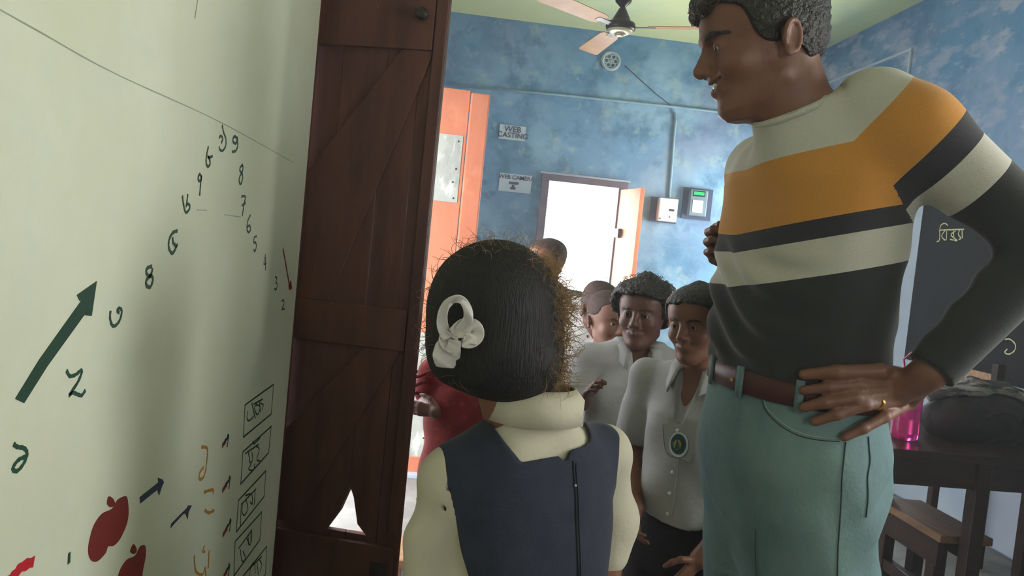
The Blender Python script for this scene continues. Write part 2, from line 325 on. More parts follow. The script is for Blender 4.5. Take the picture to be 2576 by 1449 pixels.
# brown ledged and braced door leaf, opened towards the camera
ang = math.radians(15); HX, HY = XL-.004, 2.262
dd = np.array([math.cos(ang), -math.sin(ang), 0]); dn = np.array([-math.sin(ang), -math.cos(ang), 0]); DW = .366
def dfn(a, z, t): return np.array([HX, HY, 0])+dd*a+dn*t+np.array([0, 0, z])
dfb = lambda v: dfn(v[0], v[2], v[1])
d1 = thing('brown_door', 'dark brown braced plank door leaf with a triangular hole near its foot', 'door', dfn(0, 0, 0)); d1['kind'] = 'thing'
pl = [(0, .075), (.077, .205), (.207, .298), (.30, DW)]
for i, (a0, a1) in enumerate(pl):
    if i == 1: mbp = MB().prism([(a0, .03), (a1, .03), (a1, .352), (.150, .352), (.185, .41), (a1, .468), (a1, 2.05), (a0, 2.05)], dfn, 0, .022)
    elif i == 2: mbp = MB().prism([(a0, .03), (a1, .03), (a1, 2.05), (a0, 2.05), (a0, .488), (.222, .455), (.240, .38), (.268, .352), (a0, .352)], dfn, 0, .022)
    else: mbp = MB().box((a0, 0, .03), (a1, .022, 2.05), dfb)
    mbp.build('plank', M['door'], d1, False, .0015)
MB().box((0, .0225, 1.709), (DW-.035, .036, 1.86), dfb).build('ledge', M['door'], d1, False, .003)
MB().box((0, .0225, .885), (DW-.035, .034, 1.0), dfb).build('ledge', M['door'], d1, False, .003)
MB().box((0, .0225, .20), (DW-.01, .042, .335), dfb).build('ledge', M['door'], d1, False, .003)
MB().prism([(.0, 1.0), (.10, 1.0), (DW-.035, 1.69), (DW-.035, 1.709), (DW-.12, 1.709), (0, 1.35)], dfn, .0225, .030).build('brace', M['door'], d1, False, .003)
MB().prism([(.0, .36), (.06, .36), (DW-.045, .885), (DW-.15, .885), (0, .62)], dfn, .0225, .030).build('brace', M['door'], d1, False, .003)
MB().box((DW-.032, .0225, .36), (DW, .034, 2.05), dfb).build('edge_stile', M['door'], d1, False, .003)
MB().lathe([(.001, 0), (.016, .0), (.018, .012), (.012, .02), (.001, .02)], dfn(.30, 1.80, .044), 14, dn).build('iron_boss', M['iron'], d1)
MB().box((DW-.07, .042, .25), (DW-.02, .048, .29), dfb).build('iron_strap', M['iron'], d1, False, .001)

# orange door leaf with sheet metal patches beyond
oy = 3.9; xr = P(1218, 400, oy)[0]
o1 = thing('orange_door', 'bright orange door leaf with riveted sheet metal patches beyond the brown door', 'door', (XL, oy, 0)); o1['kind'] = 'thing'
xs = P(1170, 400, oy)[0]
MB().box((XL+.03, oy, .02), (xs-.004, oy+.035, 1.955)).build('panel', M['orange'], o1, False, .003)
MB().box((xs, oy-.012, .02), (xr, oy+.035, 1.945)).build('edge_stile', M['orange'], o1, False, .008)
MB().box((XL+.03, oy-.008, .02), (xs-.006, oy, .10)).build('rail', M['orange'], o1, False, .003)
zt, zb = P(1130, 338, oy)[2], P(1130, 508, oy)[2]
def tinplate(x0, x1, z0, z1):
    t = MB().box((x0, oy-.0035, z0), (x1, oy-.0005, z1)).build('metal_patch', M['tin'], o1)
    for (x, z) in ((x0+.02, z1-.03), (x1-.02, z1-.03), (x0+.02, z0+.02), (x1-.02, z0+.02), (x1-.02, (z0+z1)/2), (x1-.03, z0+.1)):
        MB().lathe([(.0008, 0), (.005, 0), (.003, .003), (.0006, .0036)], (x, oy-.0035, z), 10, (0, -1, 0)).build('nail_head', M['iron'], t)
tinplate(P(1090, 420, oy)[0]-.10, P(1158, 420, oy)[0], zb, zt)
zt2, zb2 = P(1080, 838, oy)[2], P(1060, 1150, oy)[2]
tinplate(P(1040, 1000, oy)[0]-.12, P(1090, 1000, oy)[0], zb2, zt2)
struct('trim_1', MB().box((XL-.2, oy-.05, 0), (.1, oy+.12, .022)), M['whiteband'], .004)
struct('trim_2', MB().box((XL-.2, 2.2005, 0), (XL-.006, 2.236, 2.08)), M['door'], .003)
struct('door_2', MB().box((XL-.11, 3.9, 0), (XL+.01, 3.95, 2.08)).box((XL-.11, 2.2, 2.03), (XL+.005, 3.95, 2.08)), M['orange'], .004)

# low wooden bench behind the door gap
lb = thing('low_bench', 'low pale wooden bench on the floor in the gap beside the brown door', 'bench', (0.0, 2.75, 0))
bx = P(1028, 1432, 2.6)[0]
MB().box((bx-.42, 2.6, .075), (bx, 2.85, .105)).build('seat', M['lightwood'], lb, False, .004)
for x in (bx-.40, bx-.06):
    for y in (2.62, 2.79): MB().box((x, y, 0), (x+.035, y+.035, .075)).build('leg', M['lightwood'], lb, False, .003)

# notices on the far wall
def notice(px0, py0, px1, py1, name, label, lines, icon):
    a = P(px0, py0, YF-.004); b = P(px1, py1, YF-.004)
    x0, x1, z1, z0 = a[0], b[0], a[2], b[2]
    n = 6; V = []; Fc = []
    for i in range(n+1):
        for j in range(n+1):
            u, v = i/n, j/n; V.append((x0+(x1-x0)*u, YF-.004-.004*math.sin(3*u+2*v)**2, z0+(z1-z0)*v))
    for i in range(n):
        for j in range(n): q = i*(n+1)+j; Fc.append((q, q+n+1, q+n+2, q+1))
    o = mk(name, V, Fc, M['paper']); setp(o, label, 'notice')
    md = o.modifiers.new('thick', 'SOLIDIFY'); md.thickness = .0008
    for (t, cx, cz, s) in lines:
        c = bpy.data.curves.new('lettering', 'FONT'); c.body = t; c.size = s; c.align_x = 'CENTER'; c.align_y = 'CENTER'; c.extrude = .0003; c.offset = s*.012
        tmp = bpy.data.objects.new('lettering_text', c); COL.objects.link(tmp); bpy.context.view_layer.update()
        me = bpy.data.meshes.new_from_object(tmp.evaluated_get(bpy.context.evaluated_depsgraph_get())); bpy.data.objects.remove(tmp)
        mx_, mz_ = x0+(x1-x0)*cx, z0+(z1-z0)*cz
        me.transform(Matrix.Translation((mx_, YF-.010, mz_)) @ Matrix.Rotation(R90, 4, 'X')); me.materials.clear(); me.materials.append(M['ink'])
        to = bpy.data.objects.new('lettering', me); COL.objects.link(to); to.parent = o
    if icon:
        cx = x0+(x1-x0)*.44; fz = lambda t: z0+(z1-z0)*t
        w = (x1-x0); h = z1-z0
        q = lambda a, b, t: np.array([cx+a*w, YF-.0095-t, z0+b*h])
        MB().prism([(-.14, .42), (.12, .42), (.17, .46), (.17, .56), (-.14, .56)], q, 0, .0006).prism([(-.05, .40), (.05, .40), (.03, .30), (.08, .26), (.08, .14), (-.08, .14), (-.08, .26), (-.03, .30)], q, 0, .0006).build('camera_symbol', M['ink'], o)
    return o
notice(1258, 312, 1320, 356, 'paper_notice', 'small torn white paper notice reading WEB CASTING, high on the blue wall', [('WEB', .5, .72, .062), ('CASTING', .52, .30, .056)], False)
notice(1258, 434, 1334, 488, 'paper_notice', 'white paper notice reading WEB CAMERA with a camera symbol, beside the window', [('WEB CAMERA', .52, .80, .044)], True)

# conduits and wire on the far wall
cz = lambda px, py: P(px, py, YF-.012)
setp(MB().tube([cz(1135, 214), cz(1400, 238), cz(1690, 268), cz(1760, 276), cz(1900, 293), P(2000, 302, YF-.012)], .009, 8).build('conduit', M['pvc'], None, True), 'long thin conduit running level across the upper blue wall', 'pipe')
setp(MB().tube([cz(1696, 282), cz(1700, 300), cz(1695, 350), cz(1690, 420), cz(1684, 496)], .011, 8).build('conduit', M['pvc'], None, True), 'upright thin conduit dropping to the white electricity box', 'pipe')
setp(MB().tube([P(1572, 165, YF-.008), P(1610, 200, YF-.006), P(1650, 236, YF-.008), P(1688, 266, YF-.01)], .0035, 6).build('wire', M['wire'], None, True), 'dark slanting wire between the round wall vent and the conduit', 'wire')
# round plaster vent
vc = P(1536, 154, YF)
vt = thing('wall_vent', 'round whitish lattice vent high on the blue wall under the fan', 'vent', vc)
mb = MB()
mb.tube([vc+np.array([.066*math.cos(t), -.012, .066*math.sin(t)]) for t in np.linspace(0, 2*math.pi, 28, False)], .012, 8, True)
mb.build('rim', M['vent'], vt, True)
for k in range(6):
    t = k*math.pi/3
    c = vc+np.array([.036*math.cos(t), -.010, .036*math.sin(t)])
    MB().tube([c+np.array([.018*math.cos(q), 0, .018*math.sin(q)]) for q in np.linspace(0, 2*math.pi, 14, False)], .006, 6, True).build('lattice_ring', M['vent'], vt, True)
MB().lathe([(.001, 0), (.014, 0), (.012, .012), (.001, .014)], vc+np.array([0, -.004, 0]), 16, (0, -1, 0)).build('boss', M['vent'], vt, True)

# meters
def meter(pa, pb, ba, bb, name, label, m, led):
    c0 = P(pa[0], pa[1], YF-.05); c1 = P(pb[0], pb[1], YF-.05); b0 = P(ba[0], ba[1], YF-.02); b1 = P(bb[0], bb[1], YF-.02)
    t = thing(name, label, 'meter', ((c0[0]+c1[0])/2, YF, c1[2]))
    MB().box((b0[0], YF-.022, b1[2]), (b1[0], YF-.001, b0[2])).build('backing_board', M['backing'], t, False, .002)
    cs = MB().box((c0[0], YF-.085, c1[2]), (c1[0], YF-.022, c0[2])).build('case', m, t, False, .008)
    w = c1[0]-c0[0]; h = c0[2]-c1[2]; y = YF-.0855
    if led:
        MB().box((c0[0]+.12*w, y-.002, c1[2]+.74*h), (c0[0]+.82*w, y+.0005, c1[2]+.96*h)).build('display_window', M['lcd'], t)
        mb = MB()
        for k in range(5):
            x = c0[0]+w*(.18+.12*k); zz = c1[2]+.78*h
            for (dx0, dz0, dx1, dz1) in ((0, .02, .018, .035), (.06, .02, .078, .035), (0, .10, .018, .12), (.0, .02, .09, .035), (.02, .065, .085, .08), (.0, .115, .09, .13)):
                mb.box((x+dx0*w, y-.003, zz+dz0*h), (x+dx1*w, y-.0021, zz+dz1*h))
            mb.box((x, y-.003, zz+.02*h), (x+.018*w, y-.0021, zz+.13*h)); mb.box((x+.07*w, y-.003, zz+.02*h), (x+.088*w, y-.0021, zz+.13*h))
        setp(mb.build('display_digits', M['green_led'], t), 'lit green digits')
        MB().box((c0[0]+.15*w, y-.003, c1[2]+.12*h), (c0[0]+.75*w, y, c1[2]+.6*h)).build('name_plate', M['wplastic'], t, False, .001)
    else:
        MB().box((c0[0]+.55*w, y-.001, c1[2]+.46*h), (c0[0]+.82*w, y, c1[2]+.55*h)).build('rating_label', M['ink'], t)
        MB().lathe([(.0008, 0), (.007, 0), (.006, .004), (.0006, .005)], (c0[0]+.12*w, y, c1[2]+.1*h), 12, (0, -1, 0)).build('screw', M['gplastic'], t)
        MB().box((c0[0]+.60*w, y-.001, c1[2]+.16*h), (c0[0]+.63*w, y, c1[2]+.26*h)).build('seal_slot', M['ink'], t)
meter((1657, 497), (1698, 560), (1640, 494), (1700, 563), 'electricity_box', 'white plastic electricity box on a dark board right of the window', M['wplastic'], False)
meter((1736, 476), (1772, 546), (1722, 470), (1786, 556), 'electricity_meter', 'grey electricity meter with a glowing green display on the blue wall', M['gplastic'], True)

# ceiling fan
fc = P(1560, 82, 4.4)
fan = thing('ceiling_fan', 'dark brown ceiling fan with tan blades under the pale green ceiling', 'ceiling fan', (fc[0], fc[1], ZC))
fx, fy, fz = fc
MB().tube([(fx, fy, fz+.14), (fx, fy, ZC-.06)], .011, 10).build('down_rod', M['fanbrown'], fan, True)
MB().lathe([(.02, 0), (.05, .05), (.06, .10), (.06, .105)], (fx, fy, ZC-.105), 24).build('ceiling_canopy', M['fanbrown'], fan, True)
MB().lathe([(.012, .27), (.030, .26), (.050, .20), (.044, .17), (.018, .145), (.014, .14)], (fx, fy, fz), 24).build('rod_cover', M['fanbrown'], fan, True)
MB().lathe([(.014, .142), (.022, .13), (.050, .075), (.054, .06), (.080, .052), (.086, .03), (.080, .012), (.06, .006)], (fx, fy, fz), 32).build('motor_housing', M['fanbrown'], fan, True)
MB().lathe([(.078, .010), (.066, .002), (.036, -.010), (.034, -.008)], (fx, fy, fz), 32).build('bottom_ring', M['fanrim'], fan, True)
MB().lathe([(.033, -.008), (.030, -.018), (.014, -.022), (.001, -.023)], (fx, fy, fz), 24).build('centre_cap', M['fanrim'], fan, True)
for az in (97, 217, 337):
    t = math.radians(az); e = np.array([math.cos(t), math.sin(t), 0]); g = np.array([-math.sin(t), math.cos(t), 0])
    bf = lambda v: np.array([fx, fy, fz+.03])+e*v[0]+g*v[1]+np.array([0, 0, v[2]+v[1]*.18])
    poly = [(.16, -.045), (.20, -.055), (.60, -.065), (.615, -.05), (.615, .05), (.60, .065), (.20, .055), (.16, .045)]
    bl = MB().prism(poly, lambda a_, b_, t_: bf((a_, b_, t_)), -.002, .002).build('blade', M['fanblade'], fan)
    MB().box((.07, -.018, -.004), (.20, .018, .0), bf).build('blade_arm', M['fanbrown'], bl, False, .001)

# chalkboard with white border on the right wall
by0, by1 = 1.9, PX(2306, 690, XR)[1]
bz0, bz1 = PX(2450, 945, XR)[2], 1.78
cb = thing('chalkboard', 'black chalkboard with white painted border and chalk writing on the right wall', 'chalkboard', (XR, by0, bz0))
MB().box((XR-.012, by0, bz0), (XR-.001, by1, bz1)).build('writing_surface', M['board'], cb, False, .002)
MB().box((XR-.009, by1, bz0-.10), (XR-.001, by1+.16, bz1+.05)).build('border_band', M['whiteband'], cb, False, .002)
MB().box((XR-.009, by0, bz0-.78), (XR-.001, by1, bz0-.002)).build('border_band', M['whiteband'], cb, False, .002)
# a paper/poster frame line higher on the right wall
pf = thing('picture_frame', 'thin pale frame of a faded wall chart high on the right wall', 'wall chart', PX(2300, 170, XR))
a_, b_, c_ = PX(2140, 184, XR), PX(2298, 120, XR), PX(2292, 240, XR)
y0_, y1_, zt_, zb_ = b_[1], a_[1]+.5, b_[2], c_[2]-.25
for (lo, hi) in (((XR-.014, y0_, zt_-.018), (XR-.001, y1_, zt_)), ((XR-.014, y0_, zb_), (XR-.001, y0_+.018, zt_-.019)), ((XR-.014, y1_-.018, zb_), (XR-.001, y1_, zt_-.019)), ((XR-.014, y0_+.019, zb_), (XR-.001, y1_-.019, zb_+.018))):
    MB().box(lo, hi).build('rail', M['whiteband'], pf, False, .002)
MB().box((XR-.006, y0_+.018, zb_+.018), (XR-.002, y1_-.018, zt_-.018)).build('chart_sheet', M['blue_peel'], pf)

# ------------------------------------------------------------------ painted marks: flat ribbons on the wall planes
def ribbon(mb, pts2, w, to3, t=.0005, taper=False):
    p = np.array(pts2, float); n = len(p); d = np.gradient(p, axis=0); d /= (np.linalg.norm(d, axis=1, keepdims=True)+1e-9)
    nm = np.stack([-d[:, 1], d[:, 0]], 1)
    p = p.copy(); p[0] -= d[0]*w*.3; p[-1] += d[-1]*w*.3
    ww = np.full(n, w/2.0)*(1+.15*np.sin(np.arange(n)*1.7))
    V = []
    for i in range(n):
        a_, b_ = p[i]-nm[i]*ww[i], p[i]+nm[i]*ww[i]
        V += [to3(a_, 0), to3(b_, 0), to3(b_, t), to3(a_, t)]
    Fc = [(0, 1, 2, 3), (4*n-1, 4*n-2, 4*n-3, 4*n-4)]
    for i in range(n-1):
        for k in range(4): Fc.append((4*i+k, 4*i+(k+1) % 4, 4*i+4+(k+1) % 4, 4*i+4+k))
    mb.add(V, Fc)
def wl2(px, py):
    q = PX(px, py, XL+.0002)
    return (q[1], q[2])
def wl3(v, t):
    return np.array([XL+.0002+t, v[0], v[1]])
SA = lambda x, y: (x/2.4153, 250+y/2.4153)
SB = lambda x, y: (x/2.4153, 849+y/2.4153)
def mark(name, strokes, S, w, m, smooth=True, label=None):
    mb = MB()
    for st in strokes:
        q = [wl2(*S(x, y)) for x, y in st]
        ribbon(mb, catmull(q, 5) if (smooth and len(q) > 2) else q, w, wl3)
    o = mb.build(name, m, wl)
    if label: o['label'] = label
    return o
def fill(name, poly, S, m, smooth=True, label=None, t=.0005):
    q = np.array([wl2(*S(x, y)) for x, y in poly])
    if smooth: q = catmull(q, 4, True)
    o = MB().prism([tuple(a) for a in q], lambda a, b, tt: wl3((a, b), tt), 0, t).build(name, m, wl)
    if label: o['label'] = label
    return o
N = 'painted_numeral'
G = M['pgreen2']
mark(N, [[(1333,232),(1340,222),(1350,230),(1352,245),(1345,262)],[(1350,160),(1358,200),(1372,240),(1370,285),(1352,312),(1335,305),(1332,290)]], SA, .0042, G)
mark(N, [[(1440,235),(1425,225),(1415,240),(1418,260),(1432,268),(1440,250),(1440,232),(1444,280),(1432,312),(1412,318)]], SA, .0048, G)
mark(N, [[(1265,290),(1255,340),(1252,385),(1262,408),(1276,392),(1272,360),(1262,350),(1275,352),(1290,345)]], SA, .0045, G)
mark(N, [[(1222,470),(1212,455),(1203,475),(1208,495),(1222,488),(1223,465),(1218,520),(1213,580)]], SA, .0045, G)
mark(N, [[(1472,400),(1458,415),(1458,435),(1470,450),(1474,480),(1462,515),(1452,495),(1458,465),(1472,440),(1476,410),(1470,398)]], SA, .0045, G)
mark(N, [[(1108,590),(1115,640),(1125,680),(1137,685),(1152,660),(1150,640),(1135,635)],[(1140,580),(1135,620),(1130,650)]], SA, .0042, G)
mark(N, [[(1468,590),(1490,592),(1482,640),(1472,705)],[(1470,645),(1490,630)]], SA, .0045, G)
mark(N, [[(1520,705),(1505,740),(1500,785),(1510,808),(1522,790),(1516,765),(1504,775)]], SA, .0042, G)
mark(N, [[(1558,832),(1545,838),(1542,870),(1552,868),(1557,890),(1550,922),(1542,915)]], SA, .0042, G)
mark(N, [[(1075,800),(1050,810),(1028,850),(1025,900),(1045,935),(1062,915),(1070,895)],[(1048,845),(1052,870),(1068,890),(1076,885)]], SA, .005, G)
mark(N, [[(1612,945),(1603,1000),(1616,995)],[(1614,960),(1612,1035)]], SA, .004, G)
mark(N, [[(920,1015),(895,1025),(887,1050),(900,1070),(922,1075),(928,1100),(912,1140),(890,1130),(888,1100),(905,1080),(920,1055),(925,1030)]], SA, .005, G)
mark(N, [[(1672,1080),(1682,1085),(1676,1110),(1684,1125),(1678,1155),(1668,1150)]], SA, .0042, G)
mark(N, [[(1712,1225),(1722,1220),(1725,1240),(1712,1275),(1728,1272)]], SA, .0042, G)
mark(N, [[(670,1290),(668,1330),(680,1370),(700,1375),(725,1345),(738,1300),(735,1275),(720,1270),(712,1285),(722,1295)]], SA, .0042, G)
mark(N, [[(405,205),(425,235),(460,225),(490,200),(495,215),(470,275),(420,350),(440,335),(470,345),(495,352),(515,325)]], SB, .0042, G)
mark(N, [[(85,650),(105,665),(140,670),(160,690),(162,720),(140,770),(105,810),(80,805),(80,785),(110,745),(150,725)]], SB, .0042, G)
mark('painted_arrow', [[(1720,910),(1760,1140)]], SA, .007, M['pred'], False, 'thin dark red arrow')
fill('painted_arrow_head', [(1752,1130),(1768,1095),(1774,1150),(1758,1158)], SA, M['pred'], False)
I = lambda x, y: (x, y)
fill('painted_arrow', [(38,1003),(60,1014),(118,922),(222,778),(213,793),(230,795),(243,707),(193,742),(200,757),(205,755),(98,905)], I, M['pgreen'], False, 'large dark green arrow')
fill('painted_apple', [(770,970),(780,1050),(770,1130),(730,1220),(690,1265),(655,1270),(640,1310),(590,1360),(550,1350),(535,1290),(550,1200),(575,1130),(620,1070),(680,1040),(710,990),(745,968)], SB, M['pred'], True, 'dark red apple')
fill('painted_apple_stalk', [(660,965),(690,985),(695,1020),(670,1030),(650,1010)], SB, M['pred'])
fill('painted_apple', [(880,1265),(885,1320),(870,1400),(850,1490),(780,1540),(720,1520),(715,1470),(730,1410),(770,1350),(820,1325),(850,1270)], SB, M['pred'], True, 'dark red apple cut by the frame')
fill('painted_apple_stalk', [(810,1255),(830,1290),(815,1315),(790,1300)], SB, M['pred'])
fill('painted_arrow', [(848,970),(852,1008),(955,925),(965,960),(985,900),(995,880),(985,862),(958,852),(962,880)], SB, M['pblue'], False, 'small navy arrow')
fill('painted_arrow', [(1035,1160),(1060,1130),(1110,1075),(1125,1070),(1140,1105),(1145,1060),(1165,1020),(1142,1020),(1135,1035),(1040,1130)], SB, M['pblue'], False, 'small navy arrow')
for (a0, a1) in (((1352,655),(1388,605)), ((1352,930),(1398,860)), ((1355,1200),(1402,1118)), ((1360,1449),(1395,1390))):
    mark('painted_arrow', [[a0, ((a0[0]+a1[0])/2, (a0[1]+a1[1])/2)]], SB, .009, M['pred'], False)
    mark('painted_arrow_head', [[((a0[0]+a1[0])/2-4, (a0[1]+a1[1])/2-2), a1, (a1[0]-8, a1[1]+55)], [(a1[0]-5, a1[1]-10), a1]], SB, .007, M['pblue'], False)
mark(N, [[(1225,665),(1255,670),(1260,700),(1250,800),(1235,850),(1212,860),(1212,825),(1235,790)]], SB, .0055, M['pochre'])
mark(N, [[(1240,940),(1290,925),(1295,945)],[(1245,1050),(1270,1065),(1300,1050)]], SB, .0055, M['pochre'])
mark(N, [[(1240,1270),(1232,1300),(1245,1300)],[(1180,1330),(1190,1420),(1230,1440),(1245,1400),(1250,1449)],[(1270,1300),(1265,1400)]], SB, .005, M['pochre'])
mark('painted_curve', [[(40,1490),(80,1449),(130,1395),(195,1365)]], SB, .011, M['pbrightred'])
mark('painted_tick', [[(420,1315),(418,1365)]], SB, .005, M['pgreen2'], False)
boxes = [([(1488,410),(1662,285),(1648,465),(1478,605)], [[(1505,450),(1500,490),(1515,505),(1540,480)],[(1530,400),(1550,490)],[(1540,405),(1595,375)],[(1560,400),(1545,430),(1565,470),(1580,420),(1555,410)],[(1575,385),(1582,450)],[(1583,400),(1600,410),(1592,435)]]),
 ([(1475,695),(1648,540),(1632,700),(1462,890)], [[(1490,705),(1570,650)],[(1510,700),(1520,760),(1535,740),(1530,700)],[(1525,770),(1510,800),(1540,805),(1545,770)],[(1555,660),(1575,680),(1560,740),(1580,750)],[(1535,630),(1545,645),(1580,610)]]),
 ([(1448,990),(1615,810),(1605,965),(1435,1180)], [[(1470,1010),(1555,920)],[(1475,1010),(1470,1060),(1485,1080),(1505,1040),(1495,985)],[(1490,960),(1520,950)],[(1530,950),(1535,1010),(1520,1000)],[(1550,925),(1545,1015)],[(1465,1010),(1460,1140)]]),
 ([(1428,1240),(1590,1060),(1578,1230),(1420,1449)], [[(1450,1280),(1530,1170)],[(1460,1290),(1470,1360),(1490,1340),(1475,1300)],[(1500,1220),(1520,1260),(1525,1180)],[(1512,1200),(1508,1260)],[(1530,1180),(1528,1240)]]),
 ([(1478,1449),(1620,1270),(1612,1440),(1470,1600)], [[(1500,1420),(1590,1330)],[(1515,1449),(1525,1390),(1545,1370),(1550,1430)],[(1560,1360),(1570,1440)],[(1575,1350),(1590,1380),(1580,1420)]])]
for q, txt in boxes:
    mb = MB()
    cl = q+[q[0]]
    for i in range(4): ribbon(mb, [wl2(*SB(*cl[i])), wl2(*SB(*cl[i+1]))], .0038, wl3)
    b_ = mb.build('painted_label_box', G, wl)
    mb = MB()
    for st in txt:
        p_ = [wl2(*SB(*s_)) for s_ in st]; ribbon(mb, catmull(p_, 5) if len(p_) > 2 else p_, .0036, wl3)
    mb.build('painted_word', G, b_)
mark('pencil_line', [[(-60,-10),(100,80),(300,190),(560,310),(740,410)]], I, .0012, M['pencil'])
mark('pencil_line', [[(497,0),(490,45)]], I, .002, M['pencil'], False)
mark('pencil_line', [[(496,528),(520,529)]], I, .0016, M['pencil'], False)
mark('pencil_line', [[(565,540),(605,546)]], I, .0016, M['pencil'], False)
# chalk writing
def wr2(px, py): q = PX(px, py, XR-.0125); return (q[1], q[2])
def wr3(v, t): return np.array([XR-.0123-t, v[0], v[1]])
def chalk(strokes, w, m, par=cb, name='chalk_writing'):
    mb = MB()
    for st in strokes:
        q = [wr2(*s_) for s_ in st]; ribbon(mb, catmull(q, 5) if len(q) > 2 else q, w, wr3)
    return mb.build(name, m, par)
SCB = lambda L: [[(2150+x/3.22, 450+y/3.22) for x, y in st] for st in L]
chalk(SCB([[(690,415),(885,408)],[(688,415),(690,460),(684,500),(666,507)],[(690,405),(700,375),(730,360),(755,378)],[(730,420),(705,465),(740,495),(745,425)],[(775,490),(830,500),(780,455),(815,425)],[(800,420),(805,500)],[(850,415),(840,450),(860,480),(845,490)],[(870,412),(872,480)]]), .006, M['chalk'])
chalk(SCB([[(1220,1300),(1260,1300),(1300,1340),(1295,1390),(1250,1420),(1215,1405),(1235,1380)]]), .006, M['chalk'])
chalk(SCB([[(1310,975),(1340,980),(1360,995)]]), .005, M['chalk'])

